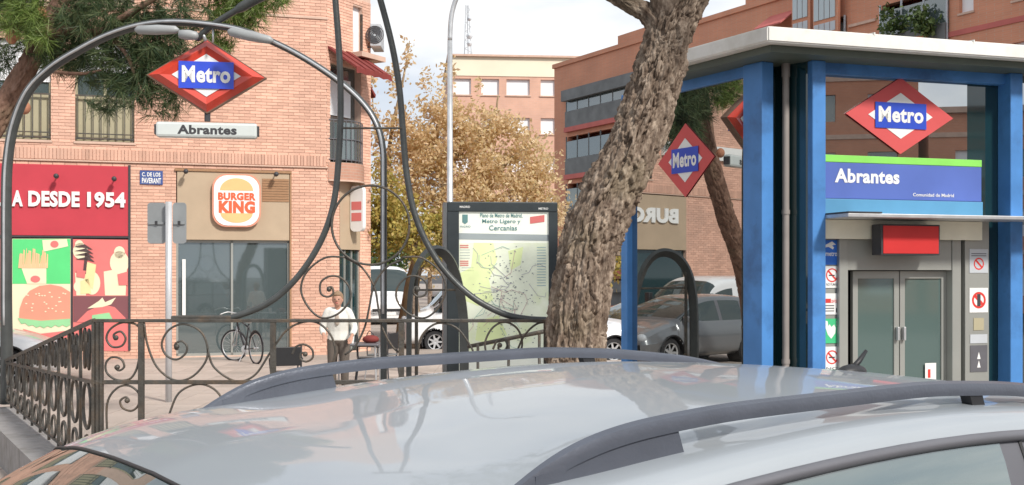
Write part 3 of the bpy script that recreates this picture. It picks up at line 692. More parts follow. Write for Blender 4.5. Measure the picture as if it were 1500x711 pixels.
# potted greenery on the top balcony
def leafcloud(name, pts_r, n, size, cols, parent=None, base=None, flatz=.8, seedv=1, stem=None):
    """many small leaf faces spread through ellipsoids"""
    g = np.random.default_rng(seedv); V = []; tot = sum(r[3] * r[4] * r[5] for r in pts_r)
    for (cx, cy, cz, rx, ry, rz_) in pts_r:
        k = max(8, int(n * rx * ry * rz_ / tot)); d = g.normal(size=(k, 3)); d /= np.linalg.norm(d, axis=1)[:, None]
        rr = g.random(k) ** .45; clump = .75 + .35 * np.sin(d[:, 0] * 7 + cx) * np.sin(d[:, 1] * 6 + cy) * np.sin(d[:, 2] * 8 + cz)
        Q_ = np.array([cx, cy, cz]) + d * (rr * clump)[:, None] * np.array([rx, ry, rz_])
        f_ = np.sin(Q_[:, 0] * 4.1 + 1.3 * np.sin(Q_[:, 2] * 2.9)) * np.sin(Q_[:, 2] * 4.7 + 1.1 * np.sin(Q_[:, 1] * 3.3)) + .5 * np.sin(Q_[:, 1] * 5.3 + Q_[:, 0] * 8.1)
        V.append(Q_[g.random(k) < np.clip(.62 + .75 * f_, .12, 1)])
    P = np.concatenate(V); k = len(P)
    a = g.normal(size=(k, 3)); a /= np.linalg.norm(a, axis=1)[:, None]; b2 = g.normal(size=(k, 3)); b2 -= (b2 * a).sum(1)[:, None] * a; b2 /= np.linalg.norm(b2, axis=1)[:, None]
    s = size * (.6 + .8 * g.random(k))[:, None]
    vs = np.stack([P - a * s, P + b2 * s * .55, P + a * s, P - b2 * s * .55], 1).reshape(-1, 3)
    return vs, k
def leaf_object(name, vs, k, m, parent):
    b = parent_base(parent) if parent else Vector((0, 0, 0))
    me = bpy.data.meshes.new(name); me.vertices.add(4 * k); me.loops.add(4 * k); me.polygons.add(k)
    me.vertices.foreach_set('co', (vs - np.array([b.x, b.y, b.z])).astype(np.float32).ravel()); me.loops.foreach_set('vertex_index', np.arange(4 * k, dtype=np.int32))
    me.polygons.foreach_set('loop_start', np.arange(0, 4 * k, 4, dtype=np.int32)); me.update(calc_edges=True); me.materials.append(m)
    o = bpy.data.objects.new(name, me); COL.objects.link(o); o.parent = parent; return o
def leafm(name, cols, rough=.6, trans=.25):
    m = bpy.data.materials.new(name); m.use_nodes = True; t = m.node_tree; n = t.nodes; p = n['Principled BSDF']; p.inputs['Roughness'].default_value = rough
    g = n.new('ShaderNodeNewGeometry'); r = n.new('ShaderNodeValToRGB'); t.links.new(g.outputs['Random Per Island'], r.inputs[0])
    el_ = r.color_ramp.elements
    while len(el_) < len(cols): el_.new(.5)
    for i, c in enumerate(cols): el_[i].position = i / (len(cols) - 1); el_[i].color = (*c, 1)
    t.links.new(r.outputs[0], p.inputs['Base Color'])
    tr = n.new('ShaderNodeBsdfTranslucent'); t.links.new(r.outputs[0], tr.inputs[0]); ms = n.new('ShaderNodeMixShader'); ms.inputs[0].default_value = trans
    t.links.new(p.outputs[0], ms.inputs[1]); t.links.new(tr.outputs[0], ms.inputs[2]); t.links.new(ms.outputs[0], n['Material Output'].inputs[0]); return m
M_lgreen = leafm('green_leaf', [(.05, .09, .03), (.10, .16, .04), (.16, .2, .06)])
M_autumn = leafm('autumn_leaf', [(.60, .43, .21), (.76, .57, .33), (.82, .64, .42), (.64, .52, .26), (.86, .70, .49)], trans=.5)
M_autumn2 = leafm('yellow_green_leaf', [(.34, .30, .07), (.52, .42, .10), (.55, .40, .13), (.28, .30, .07)], trans=.4)
for px_, lab in ((1315, 'grey green shrub in a pot at the left end of the top balcony'), (1362, 'larger dark trailing plant hanging over the top balcony rail')):
    c_ = RB.M @ Vector((RB.T(px_), -.5, rl(px_, 34)[1]))
    pl = thing('balcony_plant', lab, 'plant', (c_.x, c_.y, c_.z - 1))
    sz = 1.0 if px_ < 1350 else 1.5
    vs, k = leafcloud('foliage', [(c_.x, c_.y, c_.z, .6 * sz, .5, .9), (c_.x + .4 * sz, c_.y - .3, c_.z - .3, .7 * sz, .4, .7)], 900, .10, None, seedv=px_)
    leaf_object('foliage', vs, k, M_lgreen, pl)
    q = MB(); q.lathe([(.18, -1), (.25, -.6), (.0, -.6)], tuple(c_), 'z', 12); q.build('pot', M_bor, pl)

# ------------------------------------------------------------------ blocks behind the camera that the kiosk front glass mirrors
def block(name, label, ox, oy, dx, dy, L_, H, D, seed, m):
    f = Fr(ox, oy, dx, dy, 0); r_ = thing(name, label, 'building', (ox, oy, 0)); rnd = random.Random(seed)
    ops = []; st = int((H - .8) // 3)
    for s_ in range(st):
        t = 1.0
        while t < L_ - 2.2: ops.append((t, t + 1.5, .9 + 3 * s_, 2.3 + 3 * s_)); t += 3.1
    xs = sorted({0, L_, *[o[0] for o in ops], *[o[1] for o in ops]}); zs = sorted({0, H, *[o[2] for o in ops], *[o[3] for o in ops]}); q = MB(f.M)
    for i in range(len(xs) - 1):
        for j in range(len(zs) - 1):
            if not any(o[0] < (xs[i] + xs[i + 1]) / 2 < o[1] and o[2] < (zs[j] + zs[j + 1]) / 2 < o[3] for o in ops): q.box(xs[i], xs[i + 1], 0, .3, zs[j], zs[j + 1])
    q.box(0, L_, .31, D, 0, H); q.build('wall', m, r_)
    MB(f.M).box(-.2, L_ + .2, -.25, D, H, H + .3).build('roof', M_slab, r_)
    for s_ in range(1, st + 1): MB(f.M).box(0, L_, -.06, -.001, 3 * s_ - .02, 3 * s_ + .22).build('band_course', M_slab, r_)
    for o in ops:
        w_ = MB(f.M).box(o[0], o[1], .16, .22, o[2], o[3]).build('window', M_window if rnd.random() < .6 else M_glass, r_)
    return r_
# kiosk front glass centre and the mirrored direction
FD = Vector((.954, .301)); KB = Vector((2.815, 10.5))
def front_mirror(px, dist):
    a = (px - 750) / F; t = (a * KB.y - KB.x) / (FD.x - a * FD.y); g = KB + FD * t; v = Vector((a, 1)).normalized(); nn = Vector((-FD.y, FD.x)); r_ = v - 2 * v.dot(nn) * nn
    return g + r_ * dist
pa, pb = front_mirror(1212, 50), front_mirror(1350, 50)
d = (pa - pb).normalized()   # facing the kiosk: keep "into" pointing away
q0 = pa + d * 14
# direction so that the wall's outward normal faces the kiosk
dd = -d if Vector((d.y, -d.x)).dot(KB - pa) < 0 else d
if dd == d: s0 = pb; 
else: s0 = pa - dd * 20
block('brick_apartment_block', 'tall brown brick block across the street behind the viewer, mirrored in the kiosk glass', s0.x, s0.y, dd.x, dd.y, (s0 - (pb if dd != d else pa + d * 20)).length, 17.2, 12, 3, M_bor)
if dd == d: s2 = pb - d * 26; L2 = 25.5
else: s2 = pb + dd * .5; L2 = 25.5
block('lower_brick_block', 'lower brown brick block across the street, mirrored at the right of the kiosk glass', s2.x, s2.y, dd.x, dd.y, L2, 10.2, 12, 5, M_bor)

# ------------------------------------------------------------------ kiosk (metro lift entrance)
KF = Fr(KB.x, KB.y, FD.x, FD.y, 0)
sdl = (KA.xy - Vector((0, 0)))
aL = (918 - 750) / F; sL = (aL * KA.y - KA.x) / (-.483 - aL * .875)
KLF = Vector((KA.x - .483 * sL, KA.y + .875 * sL))           # far-left corner
KS = Fr(KLF.x, KLF.y, *SD, 0)
kl, ks = KF.L, KS.L
kio = thing('metro_kiosk', 'blue and glass metro lift kiosk with pale flat roof right of the pine trunk', 'kiosk', (KB.x, KB.y, PZ))
RC = Vector(W(1125, 38, 9.9)); RZ = RC.z
q = MB(); u = Vector((FD.x, FD.y)).normalized(); v_ = Vector((-.483, .875)).normalized(); c0 = RC.xy
roofp = [c0, c0 + u * 4.3, c0 + u * 4.3 + v_ * 3.6, c0 + v_ * 1.85]
bm = bmesh.new(); vs = [bm.verts.new((p.x, p.y, z)) for z in (RZ - .135, RZ) for p in roofp]
for f in ((0, 3, 2, 1), (4, 5, 6, 7), (0, 1, 5, 4), (1, 2, 6, 5), (2, 3, 7, 6), (3, 0, 4, 7)): bm.faces.new([vs[i] for i in f])
bmesh.ops.bevel(bm, geom=bm.edges[:], offset=.012, segments=2, affect='EDGES'); bm.verts.index_update()
q.add([v.co for v in bm.verts], [[v.index for v in f.verts] for f in bm.faces]); bm.free(); rf = q.build('roof', M_kroof, kio)
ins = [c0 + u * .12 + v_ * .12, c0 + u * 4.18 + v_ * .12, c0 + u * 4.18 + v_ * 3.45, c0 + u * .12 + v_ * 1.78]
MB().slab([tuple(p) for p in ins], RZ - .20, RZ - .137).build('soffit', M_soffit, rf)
q = MB(); 
for k_ in range(1, 4):   # roof sheet joints
    p = c0 + u * (k_ * 1.08); q.slab([tuple(p - v_ * .003), tuple(p + u * .012 - v_ * .003), tuple(p + u * .012 + v_ * 2.1), tuple(p + v_ * 2.1)], RZ - .02, RZ + .012)
q.build('roof_joint', M_kroof, rf)
ZB = RZ - .20
def kpost(name, Fm, x0, x1, y0, y1, z0=PZ, z1=ZB, m=M_kblue): return MB(Fm.M).box(x0, x1, y0, y1, z0, z1, .008).build(name, m, kio)
tR0, tR1 = KF.T(1474), KF.T(1492)
post1 = kpost('post', KF, KF.T(1185), KF.T(1204.5), -.06, .12)
kpost('post', KF, tR0, tR1, -.06, .12)
kpost('post', KF, tR0 + 1.0, tR1 + 1.0, -.06, .12)
tA0, tA1 = KS.T(1093), KS.T(1121)
kpost('post', KS, tA0, tA1, -.04, .10)
kpost('post', KS, KS.T(914), KS.T(923), -.04, .10)
# front wall face set back from the posts
zc = lambda py: kl(1320, py)[1]
g0, g1 = KF.T(1204), tR0 + .02
zbt = kl(1208, 107)[1]
MB(KF.M).box(g0, g1, .02, .16, zbt, kl(1208, 81)[1]).build('top_beam', M_kblue, kio)
MB(KF.M).box(g0, g1, .16, .3, kl(1208, 81)[1] - .04, ZB).build('top_beam', M_dglass, kio)
zg0 = kl(1208, 226)[1]
MB(KF.M).box(g0, KF.T(1427), .10, .12, zg0, zbt - .002).build('front_glass', M_kglass, kio)
MB(KF.M).box(KF.T(1427) + .002, g1, .12, .14, PZ, zbt - .002).build('side_light', M_dglass, kio)
# band
zg1, zb1, zlb = kl(1208, 236.5)[1], kl(1208, 290)[1], kl(1208, 315)[1]
bn = MB(KF.M).box(g0, KF.T(1443), .05, .09, zb1, zg1, .004).build('name_band', M_band, kio)
MB(KF.M).box(g0, KF.T(1443), .045, .09, zg1 + .002, zg0 + .002, .003).build('green_stripe', M_green, bn)
MB(KF.M).box(g0, KF.T(1443), .03, .12, zlb, zb1 - .004, .004).build('lower_beam', mat('light_blue_panel', (.10, .30, .50), .4, 0, .08, 2), kio)
q = MB(KF.M)
text_in(q, 'Abrantes', KF.T(1227), KF.T(1322), kl(1227, 267)[1], kl(1227, 246)[1], .046, .048, .035)
text_in(q, 'Comunidad de Madrid', KF.T(1342), KF.T(1402), kl(1370, 288)[1], kl(1370, 283)[1], .046, .048, .01)
q.box(KF.T(1205), KF.T(1210), .046, .049, kl(1205, 262)[1], kl(1205, 241)[1])
q.build('lettering', M_white, bn)
def metro_logo(Mx, cx, cz, hw, hh, y, parent, name='diamond_sign', red=None, thick=.006, raise_=0, tilt=0):
    """red rhombus, white rhombus, blue plate with the word"""
    o = MB(Mx); o.prism(diamond(cx, cz, hw, hh), y - thick, y); d_ = o.build(name, red or M_redflat, parent)
    o = MB(Mx); o.prism(diamond(cx, cz, hw * .60, hh * .60), y - thick - .004, y - thick - .001); o.build('white_field', M_white, d_)
    bw, bh = hw * .475, hh * .335
    def sk(p): return (p[0], p[1] + (p[0] - cx) * tilt)
    o = MB(Mx); o.prism([sk(p) for p in rect(cx - bw, cx + bw, cz - bh, cz + bh)], y - thick - .010, y - thick - .005); o.build('name_plate', M_blue, d_)
    o = MB(Mx); a, fs, _ = text_geo('Metro', .035); 
    o.add([(lambda p: (p[0], y - thick - .012, p[1]))(sk((cx - bw * .88 + 2 * bw * .88 * uu, cz - bh * .55 + 2 * bh * .62 * vv))) for uu, vv in a], fs); o.build('lettering', M_white, d_)
    return d_
lc = kl(1319, 170, .08)
metro_logo(KF.M, KF.T(1319, .08), lc[1], (KF.T(1397.5, .08) - KF.T(1240.5, .08)) / 2, kl(1319, 114, .08)[1] - lc[1], .085, kio)
# door zone
wsteel = MB(KF.M)
zd = kl(1315, 396)[1]
def kb_(x0, x1, y0, y1, z0, z1, m, name, par=kio, bev=.004): return MB(KF.M).box(x0, x1, y0, y1, z0, z1, bev).build(name, m, par)
zt_ = zlb - .004
kb_(g0, KF.T(1233), .09, .13, PZ, zt_, M_steel, 'wall_panel')
kb_(KF.T(1233) + .002, KF.T(1246), .04, .20, PZ, zt_ - .12, M_steel, 'door_jamb')
kb_(KF.T(1246), KF.T(1399), .05, .20, zd, zt_ - .12, M_steel, 'door_header')
kb_(KF.T(1384), KF.T(1399), .21, .40, PZ, zd - .003, M_dark, 'door_reveal')
kb_(KF.T(1399) + .002, KF.T(1412), .04, .20, PZ, zt_ - .12, M_steel, 'door_jamb')
kb_(KF.T(1417), KF.T(1452), .03, .11, PZ, zt_ - .02, M_steel, 'wall_panel')
kb_(KF.T(1233), KF.T(1415), .20, .30, zt_ - .12, zt_, M_dark, 'door_header')
for x0, x1 in ((1247.5, 1315), (1316.5, 1384)):
    a, b_ = KF.T(x0, .15), KF.T(x1, .15); fw = .055
    o = MB(KF.M)
    for bx in ((a, a + fw, PZ + .02, zd - .01), (b_ - fw, b_, PZ + .02, zd - .01), (a + fw, b_ - fw, zd - .08, zd - .01), (a + fw, b_ - fw, PZ + .02, PZ + .22)): o.box(bx[0], bx[1], .13, .17, bx[2], bx[3])
    lf = o.build('door_leaf', M_steel, kio)
    MB(KF.M).box(a + fw, b_ - fw, .145, .155, PZ + .22, zd - .08).build('pane', M_doorglass, lf)
    hx = b_ - .03 if x0 < 1300 else a + .03
    MB(KF.M).box(hx - .012, hx + .012, .09, .125, kl(1320, 500)[1], kl(1320, 480)[1], .004).build('handle', M_gsteel, lf)
MB(KF.M).box(KF.T(1246), KF.T(1399), .5, .52, PZ, zd).build('lift_car_wall', M_dark, kio)
# notices
def notice(px0, px1, py0, py1, m, y=.085, parent=kio):
    pm_ = (px0 + px1) / 2; a, b_ = KF.T(px0, y), KF.T(px1, y); c, d = kl(pm_, py1, y)[1], kl(pm_, py0, y)[1]
    return MB(KF.M).box(a, b_, y - .003, y, c, d).build('notice', m, parent), a, b_, c, d
def ring(mb, cx, cz, r1, r2, y0, y1, n=24, slash=True):
    o_ = ell(cx, cz, r1, r1, n); i_ = ell(cx, cz, r2, r2, n)
    mb.add([(x, y0, z) for x, z in o_] + [(x, y0, z) for x, z in i_], [(k, (k + 1) % n, (k + 1) % n + n, k + n) for k in range(n)])
    if slash:
        s_ = r2 * .72; t_ = (r1 - r2) * .5
        mb.add([(cx - s_ - t_, y0, cz + s_ - t_), (cx - s_ + t_, y0, cz + s_ + t_), (cx + s_ + t_, y0, cz - s_ + t_), (cx + s_ - t_, y0, cz - s_ - t_)], [(0, 1, 2, 3)])
m_nb, m_ng, m_nr = C('notice_blue', (.03, .16, .62)), C('notice_green', (.06, .52, .22)), C('notice_red', (.65, .05, .04))
n_, a, b_, c, d = notice(1206, 1231, 352, 388, m_nb)
q = MB(KF.M); ww, hh = b_ - a, d - c; Y = .081
q.add([(a + ww * x, Y, c + hh * z) for x, z in ((.1, .8), (.5, .95), (.72, .82), (.5, .78), (.62, .70), (.55, .62), (.3, .72), (.1, .7))], [tuple(range(8))]); text_in(q, 'metro', a + ww * .12, b_ - ww * .2, c + hh * .35, c + hh * .52, Y, Y, .02); q.build('print', M_white, n_)
for k_, (y0, y1) in enumerate(((390, 422), (508, 545))):
    n_, a, b_, c, d = notice(1206, 1231, y0, y1, M_white); q = MB(KF.M); ring(q, (a + b_) / 2, c + (d - c) * .58, .066, .053, .0815, .0815); q.build('prohibition_ring', m_nr, n_)
    q = MB(KF.M); text_in(q, 'NO' if k_ else 'NO FUMAR', a + .03, b_ - .03, c + .02, c + .045, .0815, .0815, .01); q.box((a + b_) / 2 - .035, (a + b_) / 2 + .03, .0805, .0812, c + (d - c) * .55, c + (d - c) * .60); q.build('print', M_dark, n_)
n_, a, b_, c, d = notice(1206, 1231, 430, 461, M_white)
q = MB(KF.M); q.box(a + .01, a + .08, .0808, .0815, c + (d - c) * .55, c + (d - c) * .75); text_in(q, 'aviso', a + .085, b_ - .02, c + (d - c) * .55, c + (d - c) * .75, .081, .081, .01); q.build('print', m_nr, n_)
q = MB(KF.M)
for i in range(3): q.box(a + .02, b_ - .07, .0808, .0812, c + .03 + i * .025, c + .038 + i * .025)
q.box(b_ - .05, b_ - .02, .0808, .0812, c + .02, c + .06); q.build('print', M_dark, n_)
n_, a, b_, c, d = notice(1206, 1231, 467, 503, m_ng); q = MB(KF.M); ww, hh = b_ - a, d - c
q.add([(a + ww * x, .081, c + hh * z) for x, z in ((.12, .92), (.12, .62), (.25, .35), (.45, .18), (.68, .4), (.72, .62), (.62, .76), (.46, .66), (.36, .78), (.28, .70), (.24, .9))], [tuple(range(11))]); text_in(q, 'DEA', a + ww * .74, b_ - .01, c + hh * .72, c + hh * .88, .081, .081, .0); q.build('print', M_white, n_)
n_, a, b_, c, d = notice(1420, 1447, 365, 400, M_lightgrey, .028); q = MB(KF.M); ring(q, (a + b_) / 2, c + (d - c) * .38, .06, .046, .0245, .0245); q.build('prohibition_ring', m_nr, n_)
q = MB(KF.M); [q.box(a + .02, b_ - .02, .0245, .0248, d - .05 - i * .02, d - .043 - i * .02) for i in range(2)]; q.build('print', M_dark, n_)
n_, a, b_, c, d = notice(1420, 1447, 422, 458, M_white, .028); q = MB(KF.M); ring(q, (a + b_) / 2, (c + d) / 2, .082, .058, .0245, .0245); q.build('prohibition_ring', m_nr, n_)
q = MB(KF.M); q.box((a + b_) / 2 - .02, (a + b_) / 2 + .02, .0242, .0248, c + .06, d - .06); q.build('print', M_dark, n_)
n_, a, b_, c, d = notice(1426, 1441, 466, 484, M_beige, .028)
n_, a, b_, c, d = notice(1421, 1446, 490, 503, M_lightgrey, .028); n_, a, b_, c, d = notice(1421, 1446, 506, 545, M_trim, .028)
q = MB(KF.M)
for z_ in (.3, .62): q.add([((a + b_) / 2 + x * .02, .0242, c + (d - c) * z_ + z * .035) for x, z in ((-1, -1), (1, -1), (0, 1))], [(0, 1, 2)])
q.build('print', M_white, n_)
n_, a, b_, c, d = notice(1355, 1371, 532, 558, M_white, .125); q = MB(KF.M); q.box(a + .03, a + .06, .1205, .1215, c + .03, d - .06); q.build('print', m_nr, n_)
# door canopy, light box and red sign
cz0 = kl(1205, 321)[1]
can = MB(KF.M); ca, cb = KF.T(1204), KF.T(1204) + 2.8
can.box(ca, cb, -.42, .029, cz0, cz0 + .035, .006); cano = can.build('door_canopy', M_gsteel, kio)
MB(KF.M).box(ca - .0, ca + .35, -.425, -.02, cz0 + .037, cz0 + .05).build('canopy_end', M_dark, cano)
lb = MB(KF.M).box(KF.T(1205), KF.T(1437), -.02, .028, kl(1320, 351)[1], cz0 - .003, .004).build('light_box', mat('cream_panel', (.80, .78, .64), .45, 0, .05), kio)
zz0, zz1 = kl(1335, 374, -.2)[1], kl(1335, 329, -.2)[1]
rs = MB(KF.M).box(KF.T(1291, -.2), KF.T(1377, -.2), -.2, -.05, zz0, zz1, .006).build('red_display', M_dark, kio)
MB(KF.M).box(KF.T(1293.5, -.2), KF.T(1374.5, -.2), -.206, -.201, zz0 + .015, zz1 - .015).build('display_face', mat('display_red', (.55, .035, .035), .35, 0, .08, 3), rs)
# recessed corner with the downpipe
pL = (KF.M @ Vector((KF.T(1185), .02, 0))).xy; pR = KS.M @ Vector((tA1, .02, 0)); pR = pR.xy
mid = (pL + pR) / 2 + Vector((-.05, .28)); q = MB()
for a_, b_ in ((pR, mid), (mid, pL)):
    d_ = (b_ - a_).normalized(); n2_ = Vector((-d_.y, d_.x)) * .015; q.slab([tuple(a_), tuple(b_), tuple(b_ + n2_), tuple(a_ + n2_)], PZ, ZB)
q.build('corner_glass', M_dglass, kio)
c_ = W(1151, 300, 10.62); q = MB(); q.tube([(c_.x, c_.y, PZ), (c_.x, c_.y, ZB - .1)], .033, 14); q.tube([(c_.x, c_.y, ZB - .12), (c_.x, c_.y, ZB)], .04, 14)
for z_ in (1.2, 2.6): q.tube([(c_.x, c_.y, z_), (c_.x, c_.y, z_ + .04)], .039, 14)
q.build('downpipe', mat('grey_pipe', (.30, .27, .25), .5, .1, .1), kio, 'auto')
# side wall
stb = ks(1095, 112)[1]
MB(KS.M).box(KS.T(923), tA0, .0, .08, stb, stb + .17, .004).build('side_beam', M_kblue, kio)
MB(KS.M).box(KS.T(923), tA0, .02, .06, stb + .172, ZB).build('side_beam', M_dglass, kio)
MB(KS.M).box(KS.T(923), tA0, .03, .045, PZ + .35, stb - .002).build('side_glass', M_kglass2, kio)
MB(KS.M).box(KS.T(923), tA0, .0, .08, PZ, PZ + .348, .004).build('side_plinth', M_dglass, kio)
lc = ks(1004, 235, .02)
q = MB(KS.M); a, b_ = ks(963, 244, .02), ks(1045, 226, .02)
metro_logo(KS.M, KS.T(1004, .02), lc[1], (b_[0] - a[0]) / 2, ks(1004, 181, .02)[1] - lc[1], .024, kio, tilt=0)
# back walls close the kiosk
kb1 = KLF + u * (tR1 + 1.0 - KF.T(1185) + .55); q = MB()
bR = (KF.M @ Vector((tR1 + 1.0, .1, 0))).xy
for a_, b_ in ((KLF, kb1), (kb1, bR)):
    d_ = (b_ - a_).normalized(); n2_ = Vector((-d_.y, d_.x)) * .04; q.slab([tuple(a_), tuple(b_), tuple(b_ + n2_), tuple(a_ + n2_)], PZ, ZB)
q.build('rear_wall', M_dglass, kio)
MB(KF.M).box(tR1, tR0 + 1.0, .06, .09, PZ, ZB).build('side_light', M_kglass2, kio)
q = MB(); q.slab([tuple(KA.xy), tuple(KB), tuple(bR), tuple(kb1), tuple(KLF)], PZ, PZ + .03); q.build('threshold', M_steel, kio)

# ------------------------------------------------------------------ entrance railing (front run, plane y = ZR)
ZR = 8.7
def R2(px, py, dz=0): return W(px, py, ZR + dz)
rail = thing('iron_railing', 'dark wrought iron railing with scrolls running across in front of the plaza', 'railing', (R2(137, 470).x, ZR, .5))
def bar(name, pts, r, parent=rail, dz=0, m=M_iron, n=8, sm=True, k=6, sy=1):
    P = cat([R2(x, y, dz) for x, y in pts], k) if k > 1 else [R2(x, y, dz) for x, y in pts]
    q = MB(); q.tube(P, r, n, sy=sy); return q.build(name, m, parent, sm)
def flatbar(x0, x1, y, h, d, name, px=True):
    a, b_ = R2(x0, y), R2(x1, y); return MB().box(a.x, b_.x, ZR - d, ZR + d, a.z - h, a.z + h, .004).build(name, M_iron, rail)
flatbar(136, 802, 470, .013, .018, 'top_rail'); flatbar(136, 802, 560, .016, .014, 'mid_rail'); flatbar(136, 802, 688, .016, .014, 'bottom_rail')
for px in (207, 588, 800, 400):
    a = R2(px, 470); MB().box(a.x - .02, a.x + .02, ZR - .02, ZR + .02, .48, a.z - .0135).build('post', M_iron, rail)
for i, px in enumerate((137, 143.5, 149)):
    a = R2(px, 470); MB().box(a.x - .011, a.x + .011, ZR - .02, ZR + .02, .48, a.z - .0135, .003).build('post', M_iron, rail)
sc_r = .0085
S = {}
S['a'] = [(203, 478), (195, 474), (178, 473), (162, 482), (156, 496), (164, 508), (178, 507), (184, 496), (177, 486), (167, 490), (168, 497), (172, 497)]
S['a2'] = [(204, 490), (203, 530), (192, 554), (172, 557), (157, 547), (155, 533), (163, 524), (177, 526), (182, 537), (175, 543), (169, 539), (171, 536)]
S['b'] = [(211, 473), (216, 505), (230, 538), (255, 557), (280, 553), (300, 532), (304, 510), (294, 486), (270, 475), (248, 483), (237, 503), (243, 520), (258, 527), (271, 519), (274, 508), (266, 500), (257, 504), (257, 511), (261, 512)]
S['c'] = [(304, 512), (312, 536), (332, 553), (352, 559), (375, 548), (397, 515), (420, 484), (445, 472), (467, 474), (485, 492), (491, 515), (487, 532)]
S['c2'] = [(428, 519), (434, 508), (446, 505), (457, 512), (458, 524), (449, 530), (440, 526), (441, 518), (447, 517)]
S['d'] = [(157, 640), (157, 592), (170, 570), (188, 565), (203, 576), (203, 593), (193, 602), (180, 598), (176, 588), (184, 582), (189, 587), (186, 590)]
S['e'] = [(246, 612), (262, 576), (292, 563), (318, 574), (334, 604)]
S['f'] = [(506, 377), (476, 378), (449, 399), (441, 426), (453, 452), (472, 466), (495, 460), (512, 441), (512, 422), (499, 407), (483, 405), (470, 414), (470, 430), (480, 435), (488, 430), (486, 421), (479, 422)]
for k_ in list(S):
    pass
S['g'] = [(1094 - x, y) for x, y in S['f']]
S['h'] = [(x, y) for x, y in ell(543, 330, 57, 58, 24)] + [(600, 330)]
S['i'] = [(506, 378), (530, 392), (548, 420), (554, 450), (560, 480), (575, 508), (590, 520)]
S['j'] = [(590, 380), (566, 392), (548, 418), (541, 450), (534, 480), (520, 508), (505, 520)]
S['k'] = [(712, 520), (711, 500), (722, 480), (740, 472), (758, 482), (765, 503), (760, 520)]
S['l'] = [(755, 520), (768, 492), (786, 475), (804, 472)]
S['m'] = [(722, 512), (728, 500), (738, 497), (743, 506), (738, 514), (730, 511), (732, 505)]
S['n'] = [(612, 520), (618, 492), (640, 474), (668, 480), (688, 505), (695, 520)]
for k_, pts in S.items():
    bar('scroll', pts, sc_r if k_ not in 'h' else .010, dz=.0 if k_ not in ('i', 'j') else .02)
for pts, eye in ((S['a'], (170, 495)), (S['a2'], (172, 538)), (S['b'], (259, 508)), (S['d'], (186, 587)), (S['f'], (482, 424)), (S['g'], (612, 424)), (S['m'], (732, 506)), (S['c2'], (447, 519))):
    q = MB(); q.ball(tuple(R2(*eye)), .02, n=8); q.build('boss', M_iron, rail, True)
bar('scroll', [(503, 188), (588, 188)], .008, k=1)
# tall lyre bars of the lamp standard
ly1 = [(478, -120), (487, -50), (492, 10), (497, 80), (499, 150), (497, 215), (491, 285), (478, 335), (455, 380), (425, 418), (390, 446), (345, 464), (318, 468)]
ly2 = [(520, -120), (542, -50), (560, 10), (575, 70), (585, 130), (590, 190), (595, 250), (605, 305), (622, 350), (650, 395), (690, 434), (735, 459), (770, 467), (800, 469)]
for L_ in (ly1, ly2):
    P = cat([R2(x, y, .03) for x, y in L_], 6); q = MB(); q.tube(P, .0245, 10); q.build('lyre_bar', M_arch, rail, True)
a, b_ = R2(250, 467), R2(338, 467); MB().box(a.x, b_.x, ZR + .0, ZR + .06, a.z - .024, a.z + .022, .008).build('lyre_foot', M_iron, rail)
a, b_ = R2(455, -120), R2(545, -120); MB().box(a.x, b_.x, ZR, ZR + .06, a.z, a.z + .05, .008).build('lyre_crown', M_iron, rail)

# side run going back and down to the foot of the arch
A0 = Vector((R2(137, 470).x, ZR)); B0 = Vector(((8 - 750) / F * 13.3, 13.3))
sr = thing('iron_side_railing', 'dark iron railing with close set ovals running back to the left foot of the arch', 'railing', (A0.x, A0.y, .5))
def S3(t, z): return Vector((A0.x + (B0.x - A0.x) * t, A0.y + (B0.y - A0.y) * t, z))
ztop = lambda t: 1.683 + (1.02 - 1.683) * t
zmid = lambda t: 1.211 + (1.00 - 1.211) * t
zbot = lambda t: .53 + .04 * t
for nm, fz_, r_ in (('top_rail', ztop, .024), ('mid_rail', zmid, .018), ('bottom_rail', zbot, .016)):
    q = MB(); q.tube([S3(0, fz_(0)), S3(1, fz_(1))], r_, 4); q.build(nm, M_iron, sr)
nb = 10
dr = (B0 - A0).normalized(); dr3 = Vector((dr.x, dr.y, 0))
def oval(mb, c, a, b_, r, up=Vector((0, 0, 1))):
    mb.tube([c + dr3 * (a * math.cos(2 * PI * k / 16)) + Vector((0, 0, b_ * math.sin(2 * PI * k / 16))) for k in range(16)], r, 6, close=True)
for i in range(nb + 1):
    q = MB(); q.tube([S3(i / nb, zbot(i / nb) - .05), S3(i / nb, ztop(i / nb))], .015, 5); q.build('upright', M_iron, sr)
for i in range(nb):
    t = (i + .5) / nb; zt0, zm0, zb0 = ztop(t), zmid(t), zbot(t); hw = .16; md = (zm0 + zb0) / 2; hh_ = (zm0 - zb0) / 2
    q = MB(); oval(q, S3(t, md + hh_ * .42), hw, hh_ * .55, .014); q.build('oval', M_iron, sr, True)
    q = MB(); oval(q, S3(t, md - hh_ * .62), hw * .7, hh_ * .33, .012); q.build('oval', M_iron, sr, True)
    for sg_ in (-1, 1):   # scroll pairs in the upper field
        if zt0 - zm0 > .12:
            hu = (zt0 - zm0) / 2; c_ = S3(t, (zt0 + zm0) / 2); q = MB()
            q.tube([c_ + dr3 * (sg_ * (.085 + .075 * (1 - k / 18) * math.cos(k * .52))) + Vector((0, 0, hu * (.92 - k / 18 * .7) * math.sin(k * .52))) for k in range(18)], .012, 6); q.build('scroll', M_iron, sr, True)
